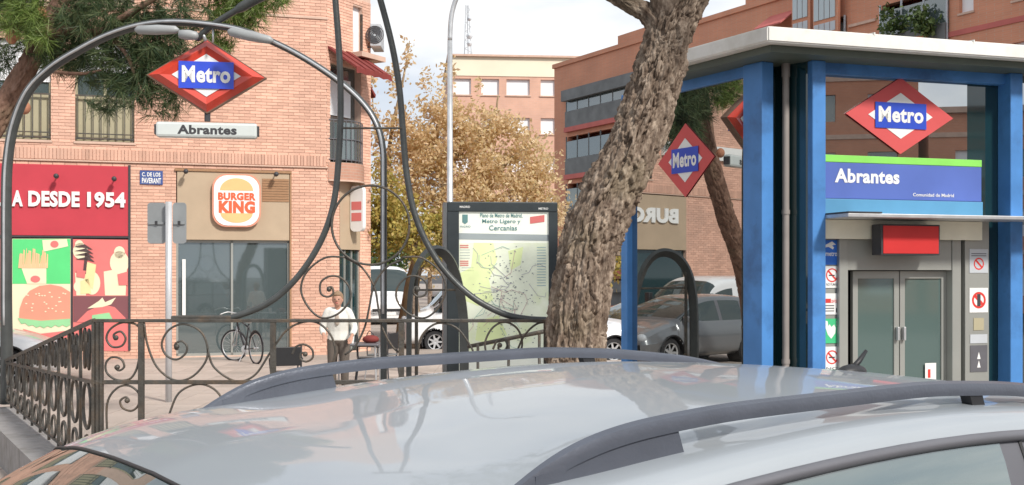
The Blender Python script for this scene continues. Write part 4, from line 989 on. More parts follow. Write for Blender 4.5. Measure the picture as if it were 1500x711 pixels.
# granite plinth under both runs
pt = thing('granite_plinth', 'low grey granite kerb wall of long slabs carrying the iron railings', 'wall', (A0.x, A0.y, PZ))
n_s = 6; nn = Vector((dr.y, -dr.x)); nn = nn if nn.x < 0 else -nn
for i in range(n_s):
    a_, b_ = A0 + (B0 - A0) * (i / n_s), A0 + (B0 - A0) * ((i + 1) / n_s); g = dr * .006
    MB().slab([tuple(a_ + g + nn * .30), tuple(b_ - g + nn * .30), tuple(b_ - g - nn * .12), tuple(a_ + g - nn * .12)], PZ + .006, .48).build('stone_slab', M_stone, pt)
x = A0.x + .14; i = 0
while x < R2(800, 470).x + .1:
    MB().box(x, x + .99, ZR - .22, ZR + .14, PZ + .006, .478 - .002 * (i % 2), .01).build('stone_slab', M_stone, pt); x += 1.0; i += 1
# handrail of the stairs behind
hr = thing('stair_handrail', 'green black handrail sloping down to the metro stairs in front of the map totem', 'handrail', tuple(W(740, 500, 10.5)))
q = MB(); q.tube([W(686, 508, 10.5), W(796, 486, 10.0)], .02, 8); q.build('rail', M_iron, hr, True)
q = MB()
for px in (700, 745, 790): p = W(px, 507 - (px - 686) * .2, 10.3); q.tube([p, (p.x, p.y, PZ)], .013, 6)
tag(q.build('post', M_iron, hr, True), kind='stuff')

# ------------------------------------------------------------------ metro arch with its sign
aA, aB = Vector((B0.x, B0.y)), W(562, 400, 12.15).xy
AF = Fr(aA.x, aA.y, aB.x - aA.x, aB.y - aA.y, 0)
M_hood = mat('lamp_hood_grey', (.34, .35, .35), .5, .1, .08)
arch = thing('metro_arch', 'tall dark metal arch over the metro stairs carrying the red diamond sign', 'arch', (aA.x, aA.y, PZ))
pts = [(9, 592), (10, 530), (9, 450), (9, 380), (9, 300), (11, 240), (20, 185), (41, 135), (75, 100), (118, 73), (160, 52), (205, 38), (250, 33), (300, 36), (350, 44), (400, 62), (450, 88), (500, 122), (534, 154), (553, 185), (561, 220), (562, 262), (562, 350), (562, 430), (562, 520), (562, 600)]
P = []
for x, y in pts:
    t, h = AF.L(x, y); P.append(AF.M @ Vector((t, 0, h)))
P = cat(P, 6); rs_ = [.072 - .036 * min(1, i / (len(P) * .6)) for i in range(len(P))]
q = MB(); q.tube(P, rs_, 12); q.build('hoop', M_arch, arch, True)
q = MB(); q.tube([p + Vector((.0, -.06, .0)) for p in P[10:-10]], .016, 6); q.build('inner_rib', M_gsteel, arch, True)
al = lambda px, py, off=0: (lambda r_: AF.M @ Vector((r_[0], off, r_[1])))(AF.L(px, py, off))
q = MB(); q.tube(cat([al(288, 58), al(310, 38), al(345, 16), al(390, -8), al(450, -30)], 5), [.035] * 11 + [.055] * 10, 8); q.build('brace', M_arch, arch, True)
q = MB(); q.tube([al(312, 40), al(312, 62)], .012, 6); q.tube([al(296, 45), al(301, 60)], .02, 6); q.build('hanger', M_gsteel, arch, True)
for (x0, y0, x1, y1) in ((198, 44, 262, 44), (262, 50, 290, 53), (334, 46, 400, 60)):
    a_, b_ = al(x0, y0, -.12), al(x1, y1, -.12); c_ = (a_ + b_) / 2
    q = MB(); q.tube([a_, a_ + (b_ - a_) * .08, c_, b_ - (b_ - a_) * .08, b_], [.02, .055, .065, .05, .015], 10, sx=.9, sy=.9); lm = q.build('lamp_hood', M_hood, arch, True)
    q = MB(); q.tube([c_, c_ + Vector((0, .12, .05))], .012, 6); q.build('bracket', M_iron, lm)
# hanging rhombus sign: bulging red enamel with metal rim
SF = Fr((302 - 750) / F * 12.85, 12.85, .970, .16, 0)
sl_ = SF.L; ms = thing('metro_sign', 'large red and white diamond metro sign hanging from the crown of the arch', 'sign', (SF.o.x, SF.o.y, sl_(302, 110)[1]))
lft, rgt, tp, bt = sl_(217, 103), sl_(388, 113), sl_(301, 59), sl_(303, 165)
cz = (tp[1] + bt[1]) / 2; hw = (rgt[0] - lft[0]) / 2; hh = (tp[1] - bt[1]) / 2; cx = (rgt[0] + lft[0]) / 2
q = MB(SF.M); n4 = 4
o_ = diamond(cx, cz, hw, hh); m_ = diamond(cx, cz, hw * .80, hh * .80); i_ = diamond(cx, cz, hw * .60, hh * .60)
q.add([(x, 0, z) for x, z in o_] + [(x, -.075, z) for x, z in m_] + [(x, -.06, z) for x, z in i_], [(k, (k + 1) % 4, (k + 1) % 4 + 4, k + 4) for k in range(4)] + [(k + 4, (k + 1) % 4 + 4, (k + 1) % 4 + 8, k + 8) for k in range(4)] + [(8, 9, 10, 11)])
q.build('red_panel', M_red, ms)
q = MB(SF.M); q.add([(x, .10, z) for x, z in o_] + [(x, .175, z) for x, z in m_] + [(x, .16, z) for x, z in i_], [(k, (k + 1) % 4, (k + 1) % 4 + 4, k + 4) for k in range(4)] + [(k + 4, (k + 1) % 4 + 4, (k + 1) % 4 + 8, k + 8) for k in range(4)] + [(8, 9, 10, 11)]); q.build('red_panel', M_red, ms)
for ys, sg_ in ((-.062, -1), (.162, 1)):
    q = MB(SF.M); q.prism(diamond(cx, cz, hw * .59, hh * .59), *sorted((ys, ys + .006 * sg_))); wf = q.build('white_field', M_white, ms)
    bw, bh = hw * .47, hh * .37; q = MB(SF.M); q.prism(rect(cx - bw, cx + bw, cz - bh, cz + bh), *sorted((ys + .007 * sg_, ys + .022 * sg_))); q.build('name_plate', mat('enamel_blue', (.025, .07, .62), .25, 0, .03, coat=.5), ms)
    q = MB(SF.M)
    if sg_ < 0: text_in(q, 'Metro', cx - bw * .88, cx + bw * .88, cz - bh * .58, cz + bh * .68, ys - .026, ys - .026, .035)
    else: text_in(q, 'Metro', cx + bw * .88, cx - bw * .88, cz - bh * .58, cz + bh * .68, ys + .026, ys + .026, .035)
    q.build('lettering', M_white, ms)
q = MB(SF.M); q.tube([(x, .05, z) for x, z in diamond(cx, cz, hw * 1.01, hh * 1.01)], .030, 8, close=True, sy=.6, sx=1.9); q.build('rim', mat('rim_bronze', (.22, .13, .09), .4, .4, .1), ms)
q = MB(SF.M); q.tube([(cx, .05, cz - hh), (cx, .05, sl_(303, 180)[1] + .02)], .035, 8); q.build('connector', M_dark, ms)
ab = thing('station_name_sign', 'long white light box with the station name hanging under the diamond sign', 'sign', (SF.o.x, SF.o.y, sl_(302, 190)[1]))
x0, x1 = sl_(228, 189)[0], sl_(377, 193)[0]; z0, z1 = sl_(302, 202)[1], sl_(302, 179.5)[1]
MB(SF.M).box(x0, x1, -.02, .12, z0, z1, .03).build('light_box', mat('enamel_white', (.62, .66, .64), .3, 0, .08, 2, coat=.4), ab)
q = MB(SF.M); text_in(q, 'Abrantes', sl_(260, 189)[0], sl_(347, 192)[0], z0 + .035, z1 - .035, -.022, -.021, .04); q.build('lettering', M_dark, ab)
for xx in (x0 - .005, x1 + .005): MB(SF.M).box(xx - .012, xx + .012, .0, .1, z0 + .03, z1 - .03, .004).build('end_cap', M_dark, ab)

# steel hoop by the totem

hp = thing('steel_hoop', 'tall grey pointed steel hoop standing against the left edge of the map totem', 'hoop', tuple(W(642, 600, 12.3)))
hz = lambda x: 12.75 + (x - 599) / 81 * .60
q = MB()
P = cat([W(x, y, hz(x)) for x, y in ((599, 590), (599, 520), (600, 450), (606, 405), (618, 378), (634, 367), (650, 371), (664, 392), (674, 430), (679, 470), (680, 520), (680, 590))], 6)
q.tube(P, .05, 4, sx=1.5, sy=.75); q.build('band', M_arch, hp, 'auto')
q = MB(); q.tube([W(600, 425, hz(600) + .03), W(678, 425, hz(678) + .03)], .012, 6); q.build('crossbar', M_iron, hp)
q = MB(); q.tube([W(610, 390, hz(610)), (W(610, 390, hz(610)).x, hz(610), PZ)], .02, 6); q.build('upright', M_iron, hp)

# ------------------------------------------------------------------ map totem
TF = Fr((655 - 750) / F * 14.0, 14.0, .993, .10, 0); tl = TF.L
tt = thing('map_totem', 'dark framed street panel with a backlit transport map between arch and trunk', 'information panel', (TF.o.x, TF.o.y, PZ))
X = lambda px: TF.T(px)
zT = tl(655, 296)[1]
fr_ = MB(TF.M); xa, xb, xc, xd = X(655), X(816), X(672), X(803); zp1, zp0 = tl(737, 311)[1], PZ + .35
fr_.box(xa, xb, -.06, .12, zp1, zT, .012); fr_.box(xa, xc, -.06, .12, PZ, zp1); fr_.box(xd, xb, -.06, .12, PZ, zp1); fr_.box(xc, xd, -.06, .12, PZ, zp0)
fr_.box(xa, xb, .10, .121, PZ + .01, zT - .02); fr_.build('frame', mat('totem_frame', (.045, .055, .06), .4, .2, .1), tt)
MB(TF.M).box(xa - .05, xa - .002, -.05, .30, PZ, zT - .01).build('side_fin', mat('totem_fin', (.14, .145, .15), .5, .3, .08), tt)
po = MB(TF.M).box(xc, xd, -.03, -.02, zp0, zp1).build('poster', mat('poster_paper', (.74, .76, .68), .5, 0, .03, emit=.2), tt)
def tp(px, py, py2=None): return TF.T(px), tl(737, py)[1]
def tflat(name, polys, m, y=-.034, par=po):
    q = MB(TF.M)
    for pg in polys: q.prism([tp(*p) for p in pg], y, y + .003)
    return q.build(name, m, par)
m_mapg = mat('map_green', (.64, .72, .38), .5, 0, .12, 2.5, emit=.2); m_mapy = mat('map_pale', (.70, .74, .60), .5, 0, .10, 3.5, emit=.2, dirt=(.60, .67, .40), dscale=2.2)
tflat('header_bar', [[(672, 342), (803, 344), (803, 353), (672, 351)]], C('header_grey', (.36, .41, .42)))
tflat('map_field', [[(672, 356), (803, 356), (803, 520), (672, 520)]], m_mapy)
tflat('map_tint', [[(694, 356), (722, 356), (728, 380), (716, 410), (722, 440), (700, 448), (680, 440), (674, 400), (690, 392)], [(744, 368), (766, 362), (762, 388), (748, 396)], [(700, 470), (730, 462), (742, 490), (720, 505), (696, 498)]], m_mapg, -.037)
tflat('red_logo', [[(776, 318), (797, 315), (797, 325), (776, 328)]], m_sal, -.036)
q = MB(TF.M)
for s_, x0, x1, y0, y1 in (('Plano de Metro de Madrid,', 703, 765, 320, 313), ('Metro Ligero y', 706, 762, 329, 321.5), ('Cercanias', 716, 757, 338, 330.5)): text_in(q, s_, TF.T(x0), TF.T(x1), tp(1, y0)[1], tp(1, y1)[1], -.036, -.035, .015)
text_in(q, 'MADRID', TF.T(674), TF.T(689), tp(1, 334)[1], tp(1, 331)[1], -.036, -.035, .0); q.prism([tp(677, 315), tp(685, 315), tp(685, 326), tp(681, 329), tp(677, 326)], -.036, -.035)
q.build('lettering', C('teal_print', (.13, .27, .27)), po)
LM = [C('line_grey_violet', (.42, .40, .50)), C('line_pink', (.62, .42, .45)), C('line_teal', (.35, .52, .48))]
rr = random.Random(5); q = MB(TF.M); q2 = MB(TF.M); q3 = MB(TF.M)
for i in range(26):      # metro lines of the printed map
    x, y = 737 + rr.gauss(0, 18), 430 + rr.gauss(0, 32); a_ = rr.random() * PI; pt_ = []
    for k in range(5):
        pt_.append((min(max(x, 676), 799), min(max(y, 360), 516))); a_ += rr.choice((-.78, 0, .78)); x += 11 * math.cos(a_); y += 11 * math.sin(a_)
    MB(TF.M).tube([(tp(*p)[0], -.039, tp(*p)[1]) for p in pt_], .0035, 4).build('map_line', LM[i % 3], po)
q = MB(TF.M)
for i in range(260):
    x, y = 742 + rr.gauss(0, 20), 425 + rr.gauss(0, 42)
    if 674 < x < 801 and 358 < y < 516: t_, h_ = tp(x, y); s_ = .004 + .006 * rr.random(); q.box(t_ - s_, t_ + s_, -.041, -.038, h_ - s_ * .6, h_ + s_ * .6)
tag(q.build('station_marks', C('mark_grey', (.30, .32, .34)), po, fix=False), kind='stuff')
tflat('legend_bar', [[(673.5, y), (686, y), (686, y + 2), (673.5, y + 2)] for y in (359, 362, 382, 385, 388)], C('legend_red', (.68, .28, .24)), -.037)
tflat('legend_line', [[(786, y), (799, y), (799, y + 1.2), (786, y + 1.2)] for y in range(362, 420, 4)], C('legend_teal', (.45, .60, .60)), -.037)
tflat('legend_line', [[(673.5, y), (688, y), (688, y + 1), (673.5, y + 1)] for y in range(366, 380, 4)] + [[(676, y), (694, y), (694, y + 1), (676, y + 1)] for y in range(392, 400, 4)], C('legend_grey', (.5, .55, .5)), -.037)
q = MB(TF.M); text_in(q, 'MADRID', TF.T(673), TF.T(688), tp(1, 305.5)[1], tp(1, 302.5)[1], -.064, -.062, .02); text_in(q, 'METRO', TF.T(788), TF.T(802), tp(1, 307.5)[1], tp(1, 304.5)[1], -.064, -.062, .02); q.build('lettering', M_white, tt)

# ------------------------------------------------------------------ street lamp, traffic sign backs
sl0 = thing('street_lamp', 'tall slender grey street lamp post rising behind the map totem', 'street lamp', tuple(W(659, 505, 21)[:2]) + (PZ,))
b0 = W(659, 505, 21); q = MB(); P = [(b0.x, b0.y, PZ), (b0.x, b0.y, 1.2), (b0.x, b0.y, W(0, 60, 21).z), *[W(x, y, 21) for x, y in ((660, 35), (663, 15), (670, -5), (682, -22), (700, -34))]]
q.tube(cat(P[2:], 5), .045, 12); q.tube([P[0], P[1], P[2]], [.075, .07, .047], 12); q.build('pole', M_gsteel, sl0, True)
h_ = W(700, -34, 21); q = MB(); q.tube([h_, h_ + Vector((.35, 0, .05)), h_ + Vector((.7, 0, .03))], [.05, .11, .04], 10, sy=.5); q.build('lamp_head', M_lightgrey, sl0, True)
q = MB(); q.lathe([(.16, 0), (.16, .03), (.09, .06), (.09, .4)], (b0.x, b0.y, PZ), 'z', 14); q.build('base', M_gsteel, sl0)
ts = thing('traffic_sign', 'back of twin grey sign plates on a pale pole before the brick pier', 'traffic sign', tuple(W(248, 600, 16.9)[:2]) + (PZ,))
b0 = W(248, 600, 16.9); q = MB(); q.tube([(b0.x, b0.y - .03, PZ), (b0.x, b0.y - .03, W(0, 296, 16.9).z)], .048, 14); q.build('pole', mat('pale_pole', (.60, .61, .63), .45, .3, .05), ts, True)
for x0, x1, s_ in ((216, 243, 0), (253, 273, 1)):
    a_, b_ = W(x0, 357, 16.95), W(x1, 297, 16.95); q = MB(); q.prism(rrect(a_.x, b_.x, a_.z, b_.z, .05), 16.95, 16.955); q.prism(rrect(a_.x, b_.x, a_.z, b_.z, .05)[:1] * 0 + rect(a_.x + .02, b_.x - .02, (a_.z + b_.z) / 2 - .02, (a_.z + b_.z) / 2 + .02), 16.925, 16.949)
    q.build('plate', mat('plate_back', (.34, .36, .37), .5, .4, .06) if not s_ else bpy.data.materials['plate_back'], ts)
    q = MB(); q.box((a_.x + b_.x) / 2 - .02, (a_.x + b_.x) / 2 + .02, 16.92, 16.924, (a_.z + b_.z) / 2 - .03, (a_.z + b_.z) / 2 + .03); q.build('clamp', M_dark, ts)

# ------------------------------------------------------------------ trees
def trunk_mesh(path, radii, nseg=120, nring=200, plate=7.0, depth=.03):
    P = cat(path, max(2, nring // (len(path) - 1))); m = len(P); R_ = np.interp(np.linspace(0, len(radii) - 1, m), range(len(radii)), radii)
    vs = []; up = Vector((0, 1, 0)); L_ = 0
    for i, p in enumerate(P):
        t = (P[min(i + 1, m - 1)] - P[max(i - 1, 0)]).normalized(); up = (up - t * up.dot(t)).normalized(); b_ = t.cross(up)
        if i: L_ += (p - P[i - 1]).length
        for k in range(nseg):
            a = 2 * PI * k / nseg; d = up * math.cos(a) + b_ * math.sin(a); r = R_[i]
            if nseg > 40:
                q_ = Vector((math.cos(a) * r * plate, math.sin(a) * r * plate, L_ * plate * .25)) + noise.noise_vector(Vector((math.cos(a) * 2, math.sin(a) * 2, L_ * 2.2))) * .9 + noise.noise_vector(Vector((math.cos(a) * 9, math.sin(a) * 9, L_ * 14))) * .35
                ds, pq = noise.voronoi(q_); ph_ = noise.cell(Vector(pq[0]) * 7.3) ; e = min((ds[1] - ds[0]) * 4.5, 1.0)
                q2_ = q_ * 2.0; ds2, _ = noise.voronoi(q2_); e2 = min((ds2[1] - ds2[0]) * 3, 1)
                r = r * (1 + .05 * noise.noise(Vector((math.cos(a) * 1.5, math.sin(a) * 1.5, L_ * 1.4)))) + depth * (e * (.65 + .5 * ph_) - .8) + depth * .30 * (e2 - .6) + .006 * noise.noise(q_ * 3.5) + .004 * noise.noise(q_ * 9)
            else: r *= 1 + .12 * noise.noise(Vector((math.cos(a) * 1.5, math.sin(a) * 1.5, L_ * 3)))
            vs.append(p + d * r)
    fs = [(i * nseg + k, i * nseg + (k + 1) % nseg, (i + 1) * nseg + (k + 1) % nseg, (i + 1) * nseg + k) for i in range(m - 1) for k in range(nseg)]
    fs.append(tuple(range((m - 1) * nseg, m * nseg))); return vs, fs
M_bark = bpy.data.materials.new('pine_bark'); M_bark.use_nodes = True
def bark_nodes(m, c_deep, c_mid, c_top, sc_=9):
    t = m.node_tree; n = t.nodes; p = n['Principled BSDF']; p.inputs['Roughness'].default_value = .95; p.inputs['Specular IOR Level'].default_value = .2
    tc = n.new('ShaderNodeTexCoord'); mp = n.new('ShaderNodeMapping'); mp.inputs['Scale'].default_value = (1, 1, .4); t.links.new(tc.outputs['Object'], mp.inputs[0])
    a = n.new('ShaderNodeTexNoise'); a.inputs['Scale'].default_value = sc_; a.inputs['Detail'].default_value = 10; a.inputs['Roughness'].default_value = .7; t.links.new(mp.outputs[0], a.inputs['Vector'])
    r = n.new('ShaderNodeValToRGB'); e = r.color_ramp.elements; e[0].position = .32; e[0].color = (*c_deep, 1); e[1].position = .68; e[1].color = (*c_top, 1); x = e.new(.5); x.color = (*c_mid, 1)
    t.links.new(a.outputs['Fac'], r.inputs[0])
    z = n.new('ShaderNodeTexNoise'); z.inputs['Scale'].default_value = 2.2; z.inputs['Detail'].default_value = 6; t.links.new(tc.outputs['Object'], z.inputs['Vector'])
    zr = n.new('ShaderNodeValToRGB'); zr.color_ramp.elements[0].position = .52; zr.color_ramp.elements[1].position = .66; t.links.new(z.outputs['Fac'], zr.inputs[0])
    mm = n.new('ShaderNodeMix'); mm.data_type = 'RGBA'; sc2 = n.new('ShaderNodeMath'); sc2.operation = 'MULTIPLY'; sc2.inputs[1].default_value = .30; t.links.new(zr.outputs[0], sc2.inputs[0]); t.links.new(sc2.outputs[0], mm.inputs[0])
    t.links.new(r.outputs[0], mm.inputs[6]); mm.inputs[7].default_value = (.21, .18, .11, 1); t.links.new(mm.outputs[2], p.inputs['Base Color'])
    b = n.new('ShaderNodeBump'); b.inputs['Strength'].default_value = .7; b.inputs['Distance'].default_value = .012; w_ = n.new('ShaderNodeTexNoise'); w_.inputs['Scale'].default_value = 60; w_.inputs['Detail'].default_value = 8; t.links.new(mp.outputs[0], w_.inputs['Vector']); t.links.new(w_.outputs['Fac'], b.inputs['Height']); t.links.new(b.outputs[0], p.inputs['Normal'])
bark_nodes(M_bark, (.065, .042, .03), (.22, .165, .125), (.47, .38, .30), 18)
M_bark2 = bpy.data.materials.new('reddish_bark'); M_bark2.use_nodes = True; bark_nodes(M_bark2, (.10, .06, .045), (.24, .14, .10), (.34, .22, .17), 7)
M_bark3 = bpy.data.materials.new('pale_bark'); M_bark3.use_nodes = True; bark_nodes(M_bark3, (.18, .13, .08), (.32, .24, .15), (.45, .36, .25), 5)
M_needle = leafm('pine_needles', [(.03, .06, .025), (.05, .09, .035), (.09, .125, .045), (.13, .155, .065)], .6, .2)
M_needle2 = leafm('sun_tinted_needles', [(.09, .15, .03), (.16, .24, .05), (.24, .30, .08)], .5, .2)  # lighter copy of the needle greens: sunlight put into the colour
M_cone = mat('pine_cone', (.45, .20, .12), .8)
def tufts(pts_r, n, length, per=26, seedv=1, wid=.0028):
    g = np.random.default_rng(seedv); V = []; tot = sum(r[3] * r[4] * r[5] for r in pts_r)
    for (cx, cy, cz, rx, ry, rz_) in pts_r:
        k = max(4, int(n * rx * ry * rz_ / tot)); d = g.normal(size=(k, 3)); d /= np.linalg.norm(d, axis=1)[:, None]; V.append(np.array([cx, cy, cz]) + d * (g.random(k) ** .4)[:, None] * np.array([rx, ry, rz_]))
    P = np.concatenate(V); k = len(P); ax = g.normal(size=(k, 3)) * np.array([1, 1, .6]) + np.array([0, 0, -.15]); ax /= np.linalg.norm(ax, axis=1)[:, None]
    P = np.repeat(P, per, 0); ax = np.repeat(ax, per, 0); m = len(P)
    d = ax + g.normal(size=(m, 3)) * .55; d /= np.linalg.norm(d, axis=1)[:, None]; s = length * (.7 + .6 * g.random(m))[:, None]
    o = P + ax * (g.random(m)[:, None] - .5) * length * .8; sd_ = np.cross(d, g.normal(size=(m, 3))); sd_ /= np.linalg.norm(sd_, axis=1)[:, None]
    tip = o + d * s + np.array([0, 0, -1]) * s * .25
    vs = np.stack([o - sd_ * wid, o + sd_ * wid, tip + sd_ * wid * .4, tip - sd_ * wid * .4], 1).reshape(-1, 3); return vs, m
# the leaning pine in the middle
TZ = 8.2
pine = thing('leaning_pine_tree', 'thick leaning pine trunk with deeply furrowed bark standing left of the kiosk', 'tree', (W(842, 600, TZ).x, TZ, PZ))
wp = lambda px, py, dz=0: W(px, py, TZ + dz)
path = [wp(838, 790), wp(840, 700), wp(842, 600), wp(843, 530), wp(846, 470), wp(856, 400), wp(868, 343), wp(892, 288), wp(921, 230), wp(945, 173), wp(963, 115), wp(975, 72), wp(988, 30), wp(1015, -20), wp(1050, -80, .1), wp(1080, -160, .2), wp(1100, -260, .2)]
rad = [w_ / 2 * TZ / F for w_ in (125, 104, 92, 86, 84, 86, 87, 86, 84, 80, 76, 72, 64, 54, 48, 40, 30)]
vs, fs = trunk_mesh(path, rad, 260, 760, 17, .040); q = MB(); q.add(vs, fs); tk = q.build('trunk', M_bark, pine, True, fix=False)
def limb(name, pts, r, parent, m, nseg=14, ring=24): 
    vs, fs = trunk_mesh(pts, r, nseg, ring); q = MB(); q.add(vs, fs); return q.build(name, m, parent, True, fix=False)
limb('limb', [wp(972, 48), wp(950, 22), wp(925, 8), wp(890, -12), wp(840, -40, -.3), wp(780, -90, -.6)], [.11, .075, .055, .05, .045, .03], pine, M_bark, 48, 60)
limb('limb', [wp(985, 30), wp(972, -20), wp(962, -90, .4), wp(950, -190, .9)], [.12, .11, .09, .05], pine, M_bark, 32, 40)
limb('limb', [wp(1040, -60), wp(1120, -120, -.2), wp(1220, -200, -.5)], [.09, .07, .04], pine, M_bark)
q = MB(); p_ = wp(958, 95, -.19); q.tube([p_, p_ + Vector((-.02, -.04, -.06)), p_ + Vector((.02, -.05, -.13))], [.02, .025, .01], 8)
cr_ = [tuple(wp(x, y, dz)) + (rx, ry, rz_) for x, y, dz, rx, ry, rz_ in ((780, -230, -.5, 1.3, 1.2, .55), (960, -330, .8, 1.4, 1.3, .6), (1120, -340, .2, 1.5, 1.3, .6), (1230, -270, -.6, 1.1, 1.0, .5), (900, -420, -.2, 1.3, 1.3, .5), (1050, -450, .6, 1.5, 1.4, .5))]
vs, k = tufts(cr_, 1500, .17, 22, 11, .004); leaf_object('crown', vs, k, M_needle, pine)

# the pine at the upper left, in front of the brick block
PZL = 14.8
pl = lambda px, py, dz=0: W(px, py, PZL + dz)
pine2 = thing('pine_tree', 'dark pine with hanging needle sprays at the upper left before the brick facade', 'tree', (pl(-265, 590).x, PZL, PZ))
limb('trunk', [pl(-268, 592), pl(-250, 520), pl(-225, 455), pl(-190, 395), pl(-140, 335), pl(-88, 280), pl(-40, 225), pl(-2, 172), pl(24, 128), pl(48, 84), pl(66, 40), pl(90, 0), pl(120, -50), pl(140, -120)], [.24, .23, .21, .20, .19, .185, .18, .165, .15, .13, .12, .11, .09, .05], pine2, M_bark2, 72, 240)
limb('limb', [pl(52, 60), pl(100, 45, -.1), pl(140, 48, -.2), pl(190, 20, -.4), pl(240, -10, -.6)], [.08, .065, .055, .045, .03], pine2, M_bark2)
limb('limb', [pl(66, 100), pl(85, 106, -.2), pl(120, 108, -.3), pl(148, 103, -.4)], [.03, .025, .02, .01], pine2, M_bark2)
limb('limb', [pl(150, 40, -.2), pl(185, 80, -.4), pl(200, 118, -.4), pl(215, 150, -.5)], [.035, .025, .018, .008], pine2, M_bark2)
limb('limb', [pl(-10, 165), pl(-40, 120, .2), pl(-60, 40, .4), pl(-50, -60, .6)], [.12, .10, .08, .05], pine2, M_bark2)
limb('limb', [pl(90, 0), pl(180, -30, .3), pl(280, -40, .5), pl(380, -30, .5)], [.08, .06, .04, .02], pine2, M_bark2)
dk = [tuple(pl(x, y, dz)) + (rx, ry, rz_) for x, y, dz, rx, ry, rz_ in ((150, 30, -.2, .62, .5, .38), (210, 75, -.3, .55, .45, .42), (120, 70, 0, .45, .4, .30), (255, 100, -.3, .35, .3, .32), (205, 140, -.4, .30, .3, .22), (240, 155, -.4, .26, .25, .20), (170, 125, -.3, .28, .3, .18), (100, 10, .2, .6, .5, .3), (20, 40, .3, .45, .4, .5), (10, 110, .4, .3, .3, .3), (290, 130, -.3, .18, .2, .15), (250, 20, -.2, .5, .4, .35))]
dk += [tuple(pl(x, y, dz)) + (rx, ry, rz_) for x, y, dz, rx, ry, rz_ in ((95, 85, 0, .45, .4, .25), (160, 150, -.2, .3, .3, .14), (230, 115, -.2, .45, .4, .35), (180, 95, -.2, .5, .4, .3), (225, 45, -.2, .5, .4, .35), (130, 110, .1, .3, .3, .16), (80, 60, .3, .4, .4, .4))]
dk += [tuple(pl(x, y, dz)) + (rx, ry, rz_) for x, y, dz, rx, ry, rz_ in ((100, -100, .4, 1.6, 1.3, .6), (-60, -60, .4, 1.3, 1.3, .6), (230, -90, .3, 1.2, 1.2, .45), (20, -220, .5, 2.0, 1.8, .7))]  # unseen upper crown, added for shade and reflections in the car roof
vs, k = tufts(dk, 7600, .17, 26, 21, .0036); leaf_object('crown', vs, k, M_needle, pine2)
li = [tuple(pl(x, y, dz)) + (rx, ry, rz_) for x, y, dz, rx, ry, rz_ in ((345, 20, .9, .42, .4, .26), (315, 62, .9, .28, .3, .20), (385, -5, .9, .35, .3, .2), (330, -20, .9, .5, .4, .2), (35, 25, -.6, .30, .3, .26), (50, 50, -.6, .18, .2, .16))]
vs, k = tufts(li, 560, .15, 24, 22, .0034); leaf_object('sun_tinted_crown', vs, k, M_needle2, pine2)
for i, (x, y) in enumerate(((17, 55), (36, 158), (60, 20), (22, 50))):
    q = MB(); q.ball(tuple(pl(x, y, -.4)), .075, 1, 1, 1.15, 10); q.build('cone', M_cone, pine2, True)

# autumn plane trees beyond
AZ = 31
wa = lambda px, py, dz=0: W(px, py, AZ + dz)
at = thing('autumn_tree', 'large tan leaved autumn tree filling the gap behind the lamp and totem', 'tree', (wa(603, 505).x, AZ, .02))
limb('trunk', [wa(588, 512), wa(594, 470), wa(603, 420), wa(612, 380), wa(625, 340), wa(650, 280), wa(670, 220)], [.24, .20, .19, .17, .14, .10, .05], at, M_bark3, 32, 90)
for pts_, r_ in (([wa(612, 380), wa(580, 320), wa(570, 220), wa(590, 120), wa(600, 60)], [.10, .08, .06, .03, .01]), ([wa(625, 340), wa(690, 290), wa(740, 240), wa(790, 200)], [.09, .07, .05, .02]), ([wa(650, 280), wa(640, 200), wa(655, 140)], [.07, .05, .02]), ([wa(670, 230), wa(720, 180), wa(730, 140)], [.05, .04, .02]), ([wa(570, 250), wa(550, 190), wa(545, 130)], [.05, .03, .01])): limb('limb', pts_, r_, at, M_bark3, 10, 14)
def E3(lst, wf, k=1.34): return [tuple(wf(x, y, dz)) + (rx * AZ / F * k, ry * k, rz_ * AZ / F * k) for x, y, dz, rx, ry, rz_ in lst]
vs, k = leafcloud('c', E3([(660, 210, 0, 75, 1.3, 55), (720, 270, 0, 80, 1.4, 65), (610, 250, -.3, 60, 1.2, 60), (770, 240, .3, 50, 1, 55), (800, 300, .3, 34, .9, 60), (700, 185, .2, 45, 1, 35), (640, 160, 0, 38, .9, 30), (590, 190, 0, 34, .8, 36), (740, 190, .2, 40, .9, 26), (675, 300, -.5, 70, 1.2, 50)], wa), 40000, .058, None, seedv=31)
vs0 = vs
vs, k = leafcloud('c', E3([(598, 90, 0, 12, .3, 40), (575, 110, 0, 14, .3, 45), (545, 165, 0, 14, .3, 40), (655, 110, 0, 16, .3, 28), (620, 120, 0, 12, .3, 28), (560, 210, 0, 20, .5, 40), (700, 130, 0, 10, .3, 20), (545, 115, 0, 8, .3, 20)], wa), 1500, .065, None, seedv=32)
vs = np.concatenate([vs0, vs]); leaf_object('crown', vs, len(vs) // 4, M_autumn, at)
at2 = thing('yellow_green_tree', 'yellow green autumn tree low behind the right leg of the arch', 'tree', (wa(612, 500, -2).x, AZ - 2, .02))
limb('trunk', [wa(607, 515, -2), wa(610, 470, -2), wa(606, 420, -2), wa(612, 385, -2), wa(598, 330, -2)], [.13, .11, .10, .09, .05], at2, M_bark, 24, 50)
limb('limb', [wa(610, 400, -2), wa(635, 370, -2), wa(650, 340, -2)], [.07, .05, .03], at2, M_bark, 12, 12)
vs, k = leafcloud('c', E3([(580, 330, -2, 50, 1.1, 45), (635, 345, -2, 45, 1, 38), (560, 290, -2, 34, .9, 50), (690, 345, -1.5, 50, .9, 40), (545, 350, -2, 24, .7, 30), (625, 375, -2.3, 30, .7, 14)], wa), 15000, .058, None, seedv=33)
leaf_object('crown', vs, k, M_autumn2, at2)
